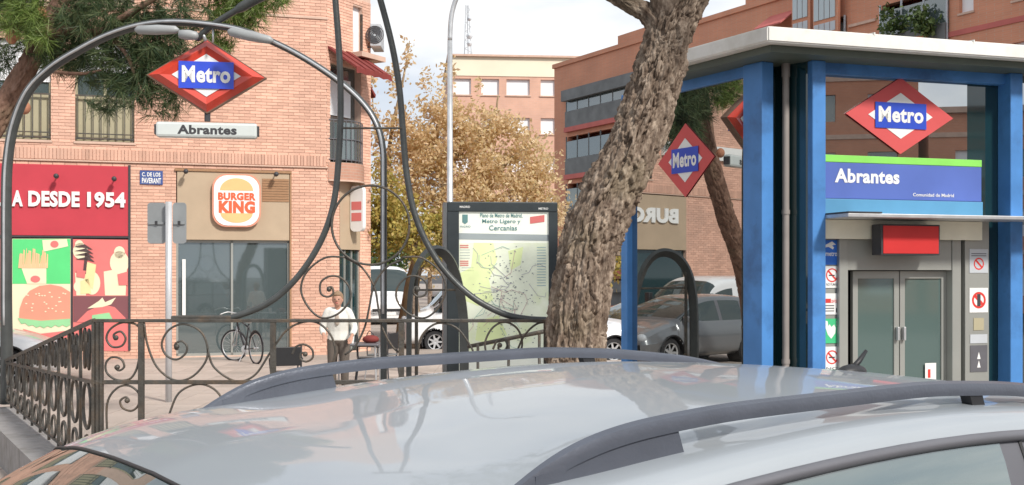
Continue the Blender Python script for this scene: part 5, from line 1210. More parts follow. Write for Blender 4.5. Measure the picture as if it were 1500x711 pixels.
# trees along the far street
for i, (px, z, hh_, m_, lab) in enumerate(((700, 62, 4.2, M_lgreen, 'dark green street tree low behind the map totem'), (560, 66, 4.6, M_lgreen, 'dark green street tree behind the white van beside the brick corner'), (860, 58, 4.0, M_autumn2, 'yellow green street tree behind the leaning trunk'), (630, 70, 5, M_autumn, 'distant tan street tree between the two trunks'))):
    b_ = W(px, 400, z); t_ = thing('street_tree', lab, 'tree', (b_.x, b_.y, .13))
    limb('trunk', [Vector((b_.x, b_.y, 0)), Vector((b_.x, b_.y, hh_ * .5)), Vector((b_.x + .2, b_.y, hh_ * .8))], [.16, .12, .05], t_, M_bark, 10, 10)
    vs, k = leafcloud('c', [(b_.x, b_.y, hh_ * .62, 2.6, 2, hh_ * .4), (b_.x + 1, b_.y, hh_ * .75, 1.6, 1.6, hh_ * .3)], 2500, .14, None, seedv=40 + i); leaf_object('crown', vs, k, m_, t_)

# ------------------------------------------------------------------ cars
def car(name, label, cat_, T, st, wins_, body_m, glass_m, wheels, wr=.33, group=None, sub=5, side_cells=(), trim=True, rows_glass=(4, 5), lights=True):
    """st: list of (x, [(y,z)...]) half sections nose to tail, near side is -y; T places it"""
    loc = T @ Vector((0, 0, 0)); root = thing(name, label, cat_, tuple(loc), 0, group)
    ns, nr = len(st), len(st[0][1])
    A = np.array([[(s_[0] if len(s_) == 2 else s_[0], p[0], p[1]) for p in s_[1]] for s_ in st], float)
    def cr1(B):
        o = []; n = len(B)
        h = np.array([max(np.linalg.norm(B[k + 1] - B[k], axis=1).mean(), 1e-4) for k in range(n - 1)])
        sl = [(B[k + 1] - B[k]) / h[k] for k in range(n - 1)]
        m = [sl[0]] + [(sl[k - 1] * h[k] + sl[k] * h[k - 1]) / (h[k - 1] + h[k]) for k in range(1, n - 1)] + [sl[-1]]
        for i in range(n - 1):
            p1, p2 = B[i], B[i + 1]
            for k in range(sub):
                t = k / sub
                o.append(p1 * (2 * t ** 3 - 3 * t * t + 1) + p2 * (-2 * t ** 3 + 3 * t * t) + h[i] * (m[i] * (t ** 3 - 2 * t * t + t) + m[i + 1] * (t ** 3 - t * t)))
        o.append(B[-1]); return np.array(o)
    G = cr1(A); G = np.swapaxes(cr1(np.swapaxes(G, 0, 1)), 0, 1)
    NI, NJ = G.shape[:2]
    groups = {'body': MB(T), 'windscreen': MB(T), 'rear_window': MB(T), 'side_window': [], 'pillar': MB(T)}
    def cls(i, j):
        ci, cj = i // sub, j // sub
        for nm, i0, i1, j0, j1 in wins_:
            if i0 <= ci < i1 and j0 <= cj < j1: return nm, (nm, i0)
        return 'body', None
    bins = {}
    for sgn in (1, -1):
        for i in range(NI - 1):
            for j in range(NJ - 1):
                quad = [G[i, j], G[i + 1, j], G[i + 1, j + 1], G[i, j + 1]]; c = sum(quad) / 4
                if j // sub < 3 and any(math.hypot(c[0] - wx, c[2] - wr) < wr * 1.13 for wx in wheels): continue
                nm, key = cls(i, j); key = (nm, key, sgn if nm in ('side_window', 'pillar') else 0)
                bins.setdefault(key, []).append((i, j, sgn))
    # end caps
    for (nm, key, sg), cells in bins.items():
        idx = {}; vs = []; fs = []
        def vid(i, j, s_):
            k = (i, j, s_ if abs(G[i, j][1]) > 1e-6 else 0)
            if k not in idx:
                p = G[i, j]; off = 0
                idx[k] = len(vs); vs.append((p[0], p[1] * -s_ * 1.0, p[2]))
            return idx[k]
        for i, j, s_ in cells: fs.append((vid(i, j, s_), vid(i + 1, j, s_), vid(i + 1, j + 1, s_), vid(i, j + 1, s_)))
        if nm == 'body':
            for i in (0, NI - 1): fs.append(tuple([vid(i, j, 1) for j in range(NJ)] + [vid(i, j, -1) for j in range(NJ - 2, -1, -1)]))
            fs.append(tuple([vid(i, 0, 1) for i in range(NI) if (i, 0, 1) in idx] + [vid(i, 0, -1) for i in range(NI - 1, -1, -1) if (i, 0, -1) in idx]))
        q = MB(T); q.add(vs, fs); q.build(nm, body_m if nm in ('body', 'roof') else (M_trim if nm == 'pillar' else (M_heroglass if nm == 'side_window' and name == 'parked_estate_car' else glass_m)), root, 'auto')
    for wx in wheels:
        for sgn in (-1, 1):
            yw = abs(A[:, 1, 1]).max() * .985 * sgn; y1 = yw - sgn * .2
            q = MB(T); pr = [(wr * .62, 0), (wr * .9, -.01), (wr, .03), (wr, .17), (wr * .9, .2), (wr * .3, .2)]
            q.lathe([(a, yw - sgn * (h + .02)) for a, h in pr], (wx, 0, wr), 'y', 24, False); wh = q.build('wheel', M_rubber, root, 'auto')
            q = MB(T); q.lathe([(.001, yw - sgn * .03), (wr * .1, yw - sgn * .025), (wr * .16, yw - sgn * .07), (wr * .3, yw - sgn * .08)], (wx, 0, wr), 'y', 14, False)
            for k in range(7):
                a = 2 * PI * k / 7; ca_, sa = math.cos(a), math.sin(a); w2 = wr * .085
                q.add([(wx + ca_ * rr_ - sa * ww_, yw - sgn * yy, wr + sa * rr_ + ca_ * ww_) for rr_, ww_, yy in ((wr * .1, w2, .03), (wr * .1, -w2, .03), (wr * .62, -w2 * .8, .02), (wr * .62, w2 * .8, .02))], [(0, 1, 2, 3)])
            q.lathe([(wr * .58, yw - sgn * .02), (wr * .65, yw - sgn * .0), (wr * .66, yw - sgn * .05)], (wx, 0, wr), 'y', 24, False)
            q.build('rim', M_gsteel, wh, 'auto')
            q = MB(T); q.lathe([(wr * 1.16, yw - sgn * .0), (wr * 1.16, yw - sgn * .34), (.01, yw - sgn * .35)], (wx, 0, wr), 'y', 32, False); q.tube([(wx + wr * 1.15 * math.cos(a), abs(A[:, 2, 1]).max() * sgn * .995, wr + wr * 1.15 * math.sin(a)) for a in np.linspace(-.35, PI + .35, 24)], wr * .055, 6); q.build('wheel_arch', M_black, root)
    return root, G
def carT(x, y, yaw, z=0): return Matrix.Translation((x, y, z)) @ Matrix.Rotation(yaw, 4, 'Z')

# the parked estate in the foreground: local origin on its centre line where the roof rails begin
HY_ = math.atan2(.577, .817); HT_ = carT(-.38, 2.21, HY_)
ru = [-.32, 0, .5, 1.0, 1.4, 1.6, 1.9, 2.25]; rz = [1.69, 1.755, 1.803, 1.818, 1.80, 1.782, 1.745, 1.69]
def sec(zc, kind='roof', wy=1.0):
    return [(.70, .22), (.86, .30), (.925 * wy, .62), (.915 * wy, .95), (.885 * wy, 1.10), (.742, zc - .088), (.724, zc - .058), (.60, zc - .030), (.32, zc - .008), (0, zc)]
def hood(z, wy=1.0, drop=.06): return [(.66 * wy, .22), (.82 * wy, .28), (.90 * wy, .55), (.88 * wy, z - .28), (.82 * wy, z - .12), (.74 * wy, z - drop), (.68 * wy, z - .035), (.52 * wy, z - .02), (.28 * wy, z - .004), (0, z)]
st = [(-2.02, hood(.62, .80)), (-1.97, hood(.80, .93)), (-1.80, hood(.93, .99)), (-1.3, hood(1.07)), (-1.0, hood(1.13))]
cowl = [(.70, .22), (.86, .30), (.925, .62), (.915, .93), (.88, 1.06), (.80, 1.13), (.765, 1.15), (.60, 1.16), (.32, 1.17), (0, 1.18)]
st.append((-.95, cowl)); A_ = (-.32, sec(1.69)); st.append(A_)
for u_ in (.22, .30, 1.12, 1.26, 1.95, 2.05, 2.2): st.append((u_, sec(float(np.interp(u_, ru, rz)))))
st += [(2.50, [(.70, .24), (.86, .32), (.92, .62), (.90, .95), (.86, 1.10), (.74, 1.28), (.70, 1.30), (.55, 1.32), (.3, 1.33), (0, 1.34)]), (2.62, [(.66, .26), (.82, .34), (.88, .60), (.86, .90), (.82, 1.0), (.70, 1.04), (.64, 1.06), (.5, 1.07), (.28, 1.08), (0, 1.09)]), (2.66, [(.6, .3), (.75, .38), (.8, .58), (.78, .78), (.7, .84), (.6, .86), (.5, .87), (.4, .88), (.2, .88), (0, .88)])]
wn_ = [('windscreen', 5, 6, 6, 9), ('pillar', 5, 6, 5, 6), ('side_window', 6, 7, 4, 5), ('pillar', 7, 8, 4, 5), ('side_window', 8, 9, 4, 5), ('pillar', 9, 10, 4, 5), ('side_window', 10, 11, 4, 5), ('rear_window', 13, 14, 6, 9)]
M_heroglass = glassm('side_glass', (.09, .125, .125), .22, .01, 1)
hero, HG = car('parked_estate_car', 'large silver grey estate car with black roof rails parked in the foreground', 'car', HT_, st, wn_, M_silver, M_carglass, (-1.15, 1.72), .35, sub=8)
# roof rails
_ru = np.linspace(-.1, 2.02, 213); _rt = np.interp(_ru, [-.1, 0, .06, .12, .227, .45, 1.03, 1.3, 1.6, 1.80, 1.92, 2.02], [1.665, 1.720, 1.764, 1.786, 1.810, 1.826, 1.833, 1.818, 1.785, 1.745, 1.712, 1.69])
for _ in range(3): _rt[5:-5] = np.convolve(_rt, np.ones(11) / 11, 'valid')
rtop = lambda u_: float(np.interp(u_, _ru, _rt))
zroof = lambda u_: float(np.interp(u_, ru, rz))
for sgn in (-1, 1):
    vs = []; fs = []; us = np.linspace(0, 1.92, 90); us[0] = .0
    for i, u_ in enumerate(us):
        e = min(1, u_ / .16 + .10, (1.92 - u_) / .16 + .10); w_ = .0145 * (.35 + .65 * e); zt2 = rtop(u_)
        foot = u_ < .10 or u_ > 1.82
        zb_ = zroof(u_) - .05 if foot else zt2 - .030; v0 = .640 * sgn
        prof = [(-w_, zb_), (-w_ * 1.1, zt2 - .018), (-w_ * .8, zt2 - .005), (0, zt2), (w_ * .8, zt2 - .005), (w_ * 1.1, zt2 - .018), (w_, zb_)]
        vs += [(u_, v0 + a, z) for a, z in prof]
        if i: fs += [((i - 1) * 7 + k, i * 7 + k, i * 7 + (k + 1) % 7, (i - 1) * 7 + (k + 1) % 7) for k in range(7)]
    fs += [tuple(range(7)), tuple(range(89 * 7, 90 * 7))]
    q = MB(HT_); q.add(vs, fs); rl_ = q.build('roof_rail', M_rail, hero, 'auto')
    # feet
    v0 = .640 * sgn; q = MB(HT_); q.add([(.05, v0 - .011, zroof(.05) - .06), (.05, v0 + .011, zroof(.05) - .06), (.36, v0 + .013, zroof(.36) - .055), (.36, v0 - .013, zroof(.36) - .055), (.05, v0 - .010, rtop(.05) - .008), (.05, v0 + .010, rtop(.05) - .008), (.34, v0 + .010, zroof(.34) + .012), (.34, v0 - .010, zroof(.34) + .012)], [(0, 1, 2, 3), (4, 7, 6, 5), (0, 4, 5, 1), (1, 5, 6, 2), (2, 6, 7, 3), (3, 7, 4, 0)]); q.build('foot', M_rail, rl_)
    q = MB(HT_); u_ = 1.21; q.add([(u_ + a, v0 + b_, z) for z, da in ((zroof(u_) - .06, 0), (rtop(u_) - .026, -.02)) for a, b_ in ((-.022 + da, -.012), (.022 + da, -.012), (.022 + da, .012), (-.022 + da, .012))], [(0, 1, 2, 3), (4, 7, 6, 5), (0, 4, 5, 1), (1, 5, 6, 2), (2, 6, 7, 3), (3, 7, 4, 0)]); q.build('foot', M_black, rl_)
# window mouldings, door seams, roof ditch
def gline(i0, i1, jf, r_, m, name, off=.004, sy=1.0):
    J = jf * 8
    for sgn in (1, -1):
        P = [HT_ @ Vector((HG[i][int(J)][0], -(HG[i][int(J)][1] + off) * sgn, HG[i][int(J)][2])) for i in range(i0 * 8, i1 * 8 + 1)]
        q = MB(); q.tube(P, r_, 8, sy=sy); q.build(name, m, hero, True)
gline(6, 12, 5, .012, M_trim, 'window_moulding'); gline(6, 12, 4, .014, M_black, 'belt_moulding'); gline(5, 6, 5, .005, M_black, 'pillar_seal'); gline(5, 6, 6, .004, M_black, 'windscreen_seal')
P = [HT_ @ Vector((HG[48][j][0], HG[48][j][1] * s_, HG[48][j][2] + .002)) for s_, rng_ in ((1, range(48, 73)), (-1, range(71, 47, -1))) for j in rng_]
q = MB(); q.tube(P, .0035, 6); q.build('windscreen_seal', M_black, hero, True)
for sgn in (1, -1):
    for i_ in (7 * 8 + 4, 9 * 8 + 4):
        P = [HT_ @ Vector((HG[i_][j][0], -(HG[i_][j][1] + .0015) * sgn, HG[i_][j][2])) for j in range(9, 41)]
        q = MB(); q.tube(P, .004, 4); q.build('door_seam', M_black, hero)
        q = MB(); P = [HT_ @ Vector((HG[i_][33][0] + (.35 if i_ > 60 else .38) + a, -(HG[i_][28][1] + .02) * sgn, .98)) for a in (-.08, 0, .08)]; q.tube(P, .014, 6); q.build('door_handle', M_silver, hero, True)
    q = MB(HT_); q.box(-.62, -.42, -1.09 * sgn if sgn > 0 else .93, -.93 if sgn > 0 else 1.09, 1.06, 1.22, .04); q.build('wing_mirror', M_silver, hero, True)
    q = MB(HT_); q.ball((-1.93, -.62 * sgn, .78), .16, .35, 1, .5, 10); q.build('headlight', M_glass, hero, True)
    q = MB(HT_); q.ball((2.55, -.76 * sgn, .98), .16, .5, .5, 1, 10); q.build('tail_light', M_red, hero, True)
q = MB(HT_); q.box(-2.04, -1.99, -.5, .5, .45, .62, .02); q.build('grille', M_black, hero)
# aerial
ua = 1.62; za = zroof(ua) - .004; q = MB(HT_); q.ball((ua, 0, za), .034, 1.6, .8, .62, 10); ae = q.build('aerial', M_black, hero, True)
q = MB(HT_); q.tube([(ua, 0, za + .008), (ua + .03, 0, za + .028), (ua + .062, 0, za + .056)], [.009, .008, .005], 6); q.build('aerial_rod', M_black, ae, True)

# generic saloon / hatch and van sections
def small_car(L_=4.1, H=1.48, Wd=1.75, van=False):
    h = Wd / 2
    def S_(zs, ys): return list(zip([h * y for y in ys], zs))
    lo = [.2, .28, .55, .80]
    if not van:
        R_ = lambda z: S_(lo + [.93, z - .13, z - .08, z - .03, z - .01, z], [.8, .95, 1, .98, .94, .76, .73, .6, .33, 0])
        Hd = lambda z, w_=1: S_([.2, .28, .5, z - .22, z - .12, z - .06, z - .04, z - .02, z - .01, z], [.75 * w_, .9 * w_, .97 * w_, .95 * w_, .9 * w_, .82 * w_, .76 * w_, .6 * w_, .33 * w_, 0])
        f = L_ / 4.1
        st = [(0, Hd(.52, .8)), (.06 * f, Hd(.66, .93)), (.3 * f, Hd(.78, .99)), (.8 * f, Hd(.92)), (1.0 * f, Hd(.97)), (1.05 * f, S_(lo + [.93, .98, .99, 1.0, 1.01, 1.02], [.8, .95, 1, .98, .94, .88, .84, .65, .35, 0])), (1.75 * f, R_(H - .08)), (2.3 * f, R_(H)), (2.4 * f, R_(H)), (3.1 * f, R_(H - .02)), (3.2 * f, R_(H - .03)), (3.55 * f, R_(H - .09)), (3.7 * f, R_(H - .13)),
              (3.98 * f, S_([.24, .32, .55, .8, .93, 1.0, 1.01, 1.02, 1.02, 1.03], [.78, .92, .97, .95, .9, .8, .76, .6, .33, 0])), (4.08 * f, S_([.26, .34, .5, .7, .8, .84, .85, .86, .86, .86], [.7, .85, .9, .9, .85, .75, .7, .55, .3, 0]))]
        wn = [('windscreen', 5, 6, 6, 9), ('side_window', 6, 7, 4, 5), ('side_window', 5, 6, 4, 5), ('pillar', 7, 8, 4, 5), ('side_window', 8, 9, 4, 5), ('pillar', 9, 10, 4, 5), ('side_window', 10, 11, 4, 5), ('rear_window', 12, 13, 6, 9)]
        wh = (.78 * f, 3.3 * f)
    else:
        R_ = lambda z: S_(lo + [1.05, z - .32, z - .16, z - .05, z - .01, z], [.85, .97, 1, 1, .99, .93, .90, .7, .35, 0])
        Hd = lambda z, w_=1: S_([.25, .32, .55, z - .25, z - .14, z - .08, z - .05, z - .03, z - .01, z], [.75 * w_, .92 * w_, .98 * w_, .96 * w_, .92 * w_, .86 * w_, .8 * w_, .6 * w_, .33 * w_, 0])
        f = L_ / 4.9
        st = [(0, Hd(.60, .82)), (.05 * f, Hd(.85, .95)), (.25 * f, Hd(1.02)), (.6 * f, Hd(1.14)), (.75 * f, Hd(1.2)), (.8 * f, S_(lo + [1.05, 1.15, 1.18, 1.21, 1.23, 1.24], [.8, .95, 1, .99, .96, .92, .88, .66, .35, 0])), (1.35 * f, R_(H - .12)), (2.0 * f, R_(H)), (2.1 * f, R_(H)), (3.3 * f, R_(H)), (3.4 * f, R_(H)), (4.6 * f, R_(H - .02)), (4.84 * f, R_(H - .06)),
              (4.88 * f, S_([.27, .32, .55, .8, 1.05, H - .4, H - .26, H - .16, H - .13, H - .12], [.8, .92, .97, .97, .96, .9, .85, .66, .33, 0])), (4.9 * f, S_([.3, .36, .5, .7, .9, 1.2, 1.4, 1.5, 1.52, 1.52], [.7, .85, .9, .9, .9, .8, .7, .55, .3, 0]))]
        wn = [('windscreen', 5, 6, 6, 9), ('side_window', 5, 6, 4, 5), ('side_window', 6, 7, 4, 5)]
        wh = (.85 * f, 3.95 * f)
    return st, wn, wh
def place_car(name, label, cat_, nose, tail_dir, m, H, L_, Wd, van=False, z=0, wr=.31):
    st, wn, wh = small_car(L_, H, Wd, van); yaw = math.atan2(tail_dir[1], tail_dir[0]); T = carT(nose[0], nose[1], yaw, z)
    r_, G = car(name, label, cat_, T, st, wn, m, M_carglass, wh, wr, sub=8)
    h = Wd / 2
    for s_ in (-1, 1):
        q = MB(T); q.ball((.10 if not van else .08, s_ * h * .72, .62 if not van else .82), .13, .6, 1, .7, 8); q.build('headlight', M_lightgrey, r_, True)
        q = MB(T); q.box(1.05 if not van else .85, 1.2 if not van else 1.0, s_ * (h + .09) - .08, s_ * (h + .09) + .08, .93 if not van else 1.15, 1.05 if not van else 1.42, .02); q.build('wing_mirror', M_black if van else m, r_, True)
        q = MB(T); q.box(L_ - .12, L_ - .03, s_ * h * .8 - .08, s_ * h * .8 + .08, .75, .98, .02); q.build('tail_light', M_red, r_)
    q = MB(T); q.box(-.012, .03, -.26, .26, .36, .47, .004); q.build('number_plate', M_white, r_)
    q = MB(T); q.box(-.01, .05, -h * .6, h * .6, .5, .60, .01); q.build('grille', M_black, r_)
    return r_
p = W(570, 400, 42)
place_car('white_van', 'tall white panel van facing the viewer behind the right leg of the arch', 'van', (p.x, p.y), (-.30, .95), M_wcar, 2.20, 5.0, 2.1, True, z=PZ)
p = W(604, 400, 29.4)
place_car('white_van', 'white delivery van whose front wheel shows left of the map totem', 'van', (p.x - .25, p.y), (.985, .17), M_wcar, 1.86, 4.4, 1.80, True, wr=.30)
p = W(866, 400, 25.6)
place_car('white_car', 'white hatchback seen between the leaning trunk and the kiosk', 'car', (p.x - .55, p.y), (.93, .36), M_wcar, 1.50, 4.1, 1.76)
p = W(88, 400, 20.6)
place_car('white_car', 'white car whose nose shows behind the side railing below the burger posters', 'car', (p.x, p.y), (-.955, -.292), M_wcar, 1.42, 4.1, 1.74, z=PZ)
place_car('white_van', 'long white van parked by the bare brick wall, mirrored in the kiosk side glass', 'van', (-13.3, 19.0), (-.955, -.292), M_wcar, 1.86, 4.9, 1.85, True, z=PZ)
place_car('grey_hatchback', 'dark grey hatchback mirrored in the side glass of the kiosk', 'car', (-8.05, 17.4), (-.955, -.292), M_gcar, 1.48, 4.1, 1.74, z=PZ)

# ------------------------------------------------------------------ bicycle
bF, bR_ = W(343, 400, 24.9), W(375, 400, 24.0)
bi = thing('bicycle', 'dark bicycle parked on its stand before the restaurant window', 'bicycle', (bF.x, bF.y, PZ))
WR = .335; fw_, rw_ = Vector((bF.x, bF.y, PZ + WR)), Vector((bR_.x, bR_.y, PZ + WR)); ax = (rw_ - fw_); ax.z = 0; Lb = ax.length; ax.normalize()
sid = Vector((-ax.y, ax.x, 0))
def wheel(c, d):
    q = MB(); q.tube([c + d * (WR * math.cos(2 * PI * k / 32)) + Vector((0, 0, WR * math.sin(2 * PI * k / 32))) for k in range(32)], .020, 8, close=True); w_ = q.build('wheel', M_rubber, bi, True)
    q = MB(); q.tube([c + d * ((WR - .03) * math.cos(2 * PI * k / 32)) + Vector((0, 0, (WR - .03) * math.sin(2 * PI * k / 32))) for k in range(32)], .010, 6, close=True)
    q.build('rim', M_gsteel, w_, True)
    q = MB()
    for k in range(16): a = 2 * PI * k / 16; q.tube([c, c + d * ((WR - .03) * math.cos(a)) + Vector((0, 0, (WR - .03) * math.sin(a)))], .0022, 3)
    tag(q.build('spoke', M_gsteel, w_), kind='stuff'); q = MB(); n_ = Vector((-d.y, d.x, 0)); q.tube([c - n_ * .05, c + n_ * .05], .02, 8); q.build('hub', M_gsteel, w_)
wheel(fw_, Vector((.93, -.36, 0)).normalized()); wheel(rw_, ax)
bb = fw_ + ax * (Lb * .52) + Vector((0, 0, -.05)); seat_ = fw_ + ax * (Lb * .68) + Vector((0, 0, .50)); hd = fw_ + ax * (Lb * .16) + Vector((0, 0, .45)); hd2 = hd + Vector((0, 0, .16)) - ax * .02
q = MB()
for a_, b_, r_ in ((hd, bb, .020), (hd2, seat_ - Vector((0, 0, .08)), .017), (bb, seat_, .017), (bb, rw_, .011), (seat_ - Vector((0, 0, .08)), rw_, .010), (hd, hd2 + Vector((0, 0, .08)), .019)): q.tube([a_, b_], r_, 8)
q.build('frame', M_dark, bi, True)
q = MB(); q.tube([hd, fw_ + sid * .05], .012, 6); q.tube([hd, fw_ - sid * .05], .012, 6); q.build('fork', M_gsteel, bi, True)
hb = hd2 + Vector((0, 0, .10)); hv = Vector((.36, .93, 0)); hv = Vector((.93, .1, 0)).normalized(); q = MB(); q.tube(cat([hb - hv * .34 - Vector((0, .1, .02)), hb - hv * .2 + Vector((0, 0, .03)), hb, hb + hv * .2 + Vector((0, 0, .03)), hb + hv * .30 - Vector((0, .1, .02))], 4), .013, 6); q.build('handlebar', M_gsteel, bi, True)
q = MB(); q.ball(tuple(seat_ + Vector((0, 0, .05))), .12, .7, 1.0, .28, 10); q.build('saddle', M_lightgrey, bi, True)
q = MB(); q.lathe([(.02, 0), (.09, .005), (.09, .012), (.02, .016)], tuple(bb), 'y', 16); q.tube([bb - Vector((0, 0, .16)), bb + Vector((0, 0, .16))], .01, 6); q.build('crank', M_gsteel, bi)
q = MB(); q.tube([bb, Vector((bb.x - .12, bb.y - .1, PZ))], .01, 6); q.build('stand', M_gsteel, bi)
q = MB(); pts_ = [rw_ + ax * ((WR + .035) * math.cos(a)) + Vector((0, 0, (WR + .035) * math.sin(a))) for a in np.linspace(.3, 2.6, 14)]; q.tube(pts_, .022, 6, sy=.3); q.build('mudguard', M_dark, bi, True)

# ------------------------------------------------------------------ cafe furniture
def cafe_chair(px, z, yaw, label):
    c_ = W(px, 400, z); T = Matrix.Translation((c_.x, c_.y, PZ)) @ Matrix.Rotation(yaw, 4, 'Z'); r_ = thing('cafe_chair', label, 'chair', (c_.x, c_.y, PZ), group='cafe chairs on the plaza')
    MB(T).box(-.21, .21, -.21, .21, .43, .46, .01).build('seat', M_bgrey, r_)
    MB(T).box(-.2, .2, .20, .225, .56, .84, .01).build('backrest', M_black, r_)
    for x, y in ((-1, -1), (1, -1), (-1, 1), (1, 1)): q = MB(T); q.tube([(x * .19, y * .19, .43), (x * .23, y * .24, 0)], .014, 6); q.build('leg', M_gsteel if y < 0 else M_dark, r_)
    for x in (-1, 1): q = MB(T); q.tube(cat([(x * .19, .2, .43), (x * .19, .22, .86)], 2), .013, 6); q.tube(cat([(x * .21, .2, .66), (x * .23, .0, .66), (x * .22, -.18, .62), (x * .2, -.2, .44)], 3), .012, 6); q.build('arm_frame', M_dark, r_)
cafe_chair(419, 16.9, R(200), 'small cafe chair with black back standing before the brick pier')
cafe_chair(541, 19.8, R(100), 'dark cafe chair at the right side of the grey table')
cafe_chair(560, 20.6, R(250), 'farther cafe chair behind the grey table, nearest the arch leg')
def cafe_table(px, z, label, w_=.8):
    c_ = W(px, 400, z); r_ = thing('cafe_table', label, 'table', (c_.x, c_.y, PZ)); x, y = c_.x, c_.y
    MB().box(x - w_ / 2, x + w_ / 2, y - .35, y + .35, PZ + .71, PZ + .74, .012).build('table_top', M_trim, r_)
    for a, b_ in ((-1, -1), (1, -1), (-1, 1), (1, 1)): q = MB(); q.tube([(x + a * (w_ / 2 - .06), y + b_ * .29, PZ + .71), (x + a * (w_ / 2 - .04), y + b_ * .31, PZ)], .016, 6); q.build('leg', M_gsteel, r_)
    return x, y
tx_, ty_ = cafe_table(523, 19.2, 'grey square cafe table in front of the person in white')
cup = thing('paper_cup', 'white paper cup standing on the grey cafe table', 'cup', (tx_ - .08, ty_ - .05, PZ + .74)); q = MB(); q.lathe([(.032, 0), (.045, .13), (.041, .13), (.03, .01)], (tx_ - .08, ty_ - .05, PZ + .741), 'z', 14); q.build('cup', M_white, cup, 'auto')
bag = thing('shopping_bag', 'dark red bag lying on the far side of the cafe table', 'bag', (tx_ + .22, ty_ + .1, PZ + .74)); q = MB(); q.ball((tx_ + .22, ty_ + .1, PZ + .80), .12, 1.2, .8, .6, 10); q.build('bag', M_awn, bag, True); q = MB(); q.tube(cat([(tx_ + .14, ty_ + .1, PZ + .84), (tx_ + .2, ty_ + .1, PZ + .94), (tx_ + .3, ty_ + .1, PZ + .84)], 4), .008, 6); q.build('handle', M_dark, bag)

# ------------------------------------------------------------------ person in white at the table
def blob(name, m, parent, parts, vox=.012, smooth=4):
    """tapered limbs and volumes fused into one continuous surface"""
    q = MB()
    for p_ in parts:
        if p_[0] == 't': q.tube(cat(p_[1], 4) if len(p_[1]) > 2 else p_[1], p_[2] if not isinstance(p_[2], list) else list(np.interp(np.linspace(0, len(p_[2]) - 1, (len(p_[1]) - 1) * 4 + 1 if len(p_[1]) > 2 else 2), range(len(p_[2])), p_[2])), 12, sx=p_[3] if len(p_) > 3 else 1, sy=p_[4] if len(p_) > 4 else 1)
        else: q.ball(p_[1], p_[2], *(p_[3:6] if len(p_) > 3 else (1, 1, 1)), n=14)
    o = q.build(name, m, parent, True)
    r_ = o.modifiers.new('fuse', 'REMESH'); r_.mode = 'VOXEL'; r_.voxel_size = vox; r_.use_smooth_shade = True
    s_ = o.modifiers.new('smooth', 'SMOOTH'); s_.iterations = smooth; s_.factor = .5
    return o
pc = W(496, 400, 18.4)
pe = thing('person', 'person in a white jacket and dark trousers leaning over the cafe table', 'person', (pc.x, pc.y, PZ))
X0, Y0 = pc.x, pc.y
def Q(x, y, z): return Vector((X0 + x, Y0 + y, PZ + z))
# body: slightly bent forward towards the viewer's right
hipz = .86; head = Q(.0, -.10, 1.50)
body = [('t', [Q(-.0, 0, hipz), Q(0, -.02, 1.05), Q(0, -.05, 1.24), Q(0, -.07, 1.33)], [.13, .125, .15, .09], .8, 1.15),
        ('t', [Q(0, -.07, 1.30), Q(0, -.09, 1.42)], .052),
        ('b', head, .098, .82, .95, 1.18), ('b', head + Vector((0, -.035, -.06)), .062, .85, .9, .9),
        ('b', head + Vector((0, -.100, -.012)), .016, .8, 1.1, 1.3),
        ('b', head + Vector((.082, .0, -.01)), .022, .5, .9, 1.4), ('b', head + Vector((-.082, .0, -.01)), .022, .5, .9, 1.4)]
for s_ in (-1, 1):
    body += [('t', [Q(s_ * .085, 0, hipz), Q(s_ * .10, -.02, .48), Q(s_ * .10, .02, .08)], [.085, .058, .038]),
             ('t', [Q(s_ * .10, .03, .04), Q(s_ * .11, -.14, .03)], [.04, .032])]
arms = {-1: [Q(-.17, -.06, 1.29), Q(-.25, -.06, 1.04), Q(-.20, -.24, .92)], 1: [Q(.17, -.06, 1.29), Q(.27, -.10, 1.05), Q(.25, -.32, .90)]}
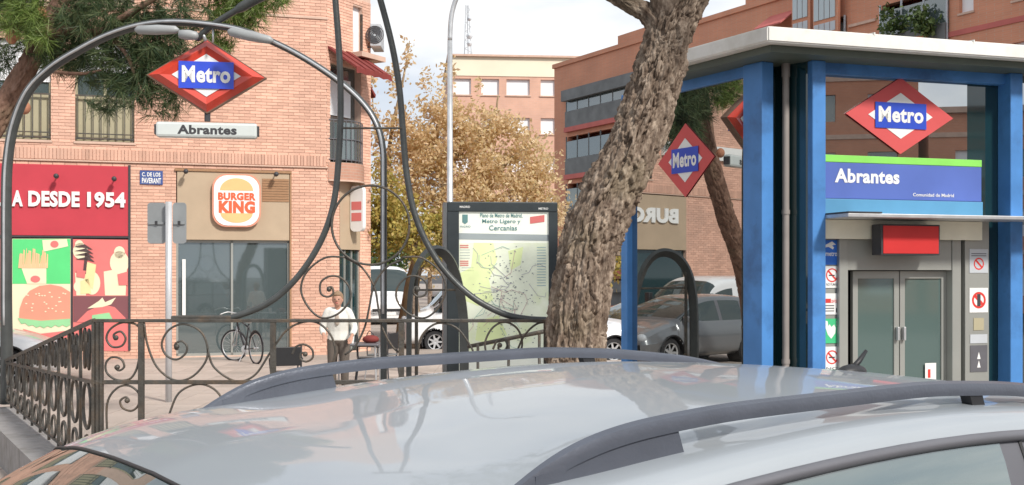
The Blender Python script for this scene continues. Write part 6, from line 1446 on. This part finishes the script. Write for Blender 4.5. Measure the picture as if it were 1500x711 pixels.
for s_ in (-1, 1):
    a_ = arms[s_]; body += [('t', a_, [.048, .036, .024])]
    hnd = a_[2]; fd = (a_[2] - a_[1]).normalized()
    body += [('t', [hnd, hnd + fd * .08], [.030, .034], .5, 1.1)]
    for k, ln in enumerate((.062, .072, .068, .052)):
        o_ = hnd + fd * .075 + Vector(((k - 1.5) * .019, 0, 0)); body += [('t', [o_, o_ + fd * ln * .55 + Vector((0, 0, -.008)), o_ + fd * ln * .85 + Vector((0, 0, -.028))], [.0085, .008, .006])]
    o_ = hnd + fd * .02 + Vector((-s_ * .028, 0, 0)); body += [('t', [o_, o_ + fd * .03 + Vector((-s_ * .018, 0, -.008)), o_ + fd * .055 + Vector((-s_ * .02, 0, -.014))], [.011, .009, .007])]
blob('body', M_skin, pe, body, .009, 3)
blob('jacket', M_shirt, pe, [('t', [Q(0, 0, .84), Q(0, -.01, 1.0), Q(0, -.05, 1.22), Q(0, -.065, 1.33)], [.165, .150, .175, .115], .8, 1.15), ('t', [Q(-.12, -.06, 1.31), Q(.12, -.06, 1.31)], [.07, .07])] +
     [('t', [Q(s_ * .10, -.06, 1.32), arms[s_][0], arms[s_][1], arms[s_][1] + (arms[s_][2] - arms[s_][1]) * .72], [.06, .068, .055, .045]) for s_ in (-1, 1)], .012, 5)
blob('trousers', M_trouser, pe, [('b', Q(0, 0, .86), .15, 1.1, .85, .8)] + [('t', [Q(s_ * .085, 0, .86), Q(s_ * .10, -.02, .48), Q(s_ * .10, .02, .09)], [.105, .078, .058]) for s_ in (-1, 1)], .014, 4)
blob('hair', M_hair, pe, [('b', head + Vector((0, .022, .030)), .105, .88, .90, 1.06), ('b', head + Vector((0, .05, -.03)), .075, .95, .8, 1.0), ('b', head + Vector((0, -.05, .078)), .05, 1.2, .8, .5)], .010, 3)
for s_ in (-1, 1):
    blob('shoe', M_black, pe, [('t', [Q(s_ * .10, .05, .045), Q(s_ * .11, -.17, .04)], [.052, .045], .8, 1)], .01, 3)
    q = MB(); q.ball(tuple(head + Vector((s_ * .033, -.088, .008))), .011, 1, .6, .7, 8); q.build('eye', M_dark, pe, True)
q = MB(); q.tube([head + Vector((-.024, -.092, -.052)), head + Vector((0, -.097, -.054)), head + Vector((.024, -.092, -.052))], .005, 6); q.build('mouth', m_sal, pe, True)
blob('scarf_shirt', mat('pale_shirt', (.45, .38, .32), .9), pe, [('b', Q(0, -.165, 1.18), .06, .8, .5, 1.7)], .012, 2)
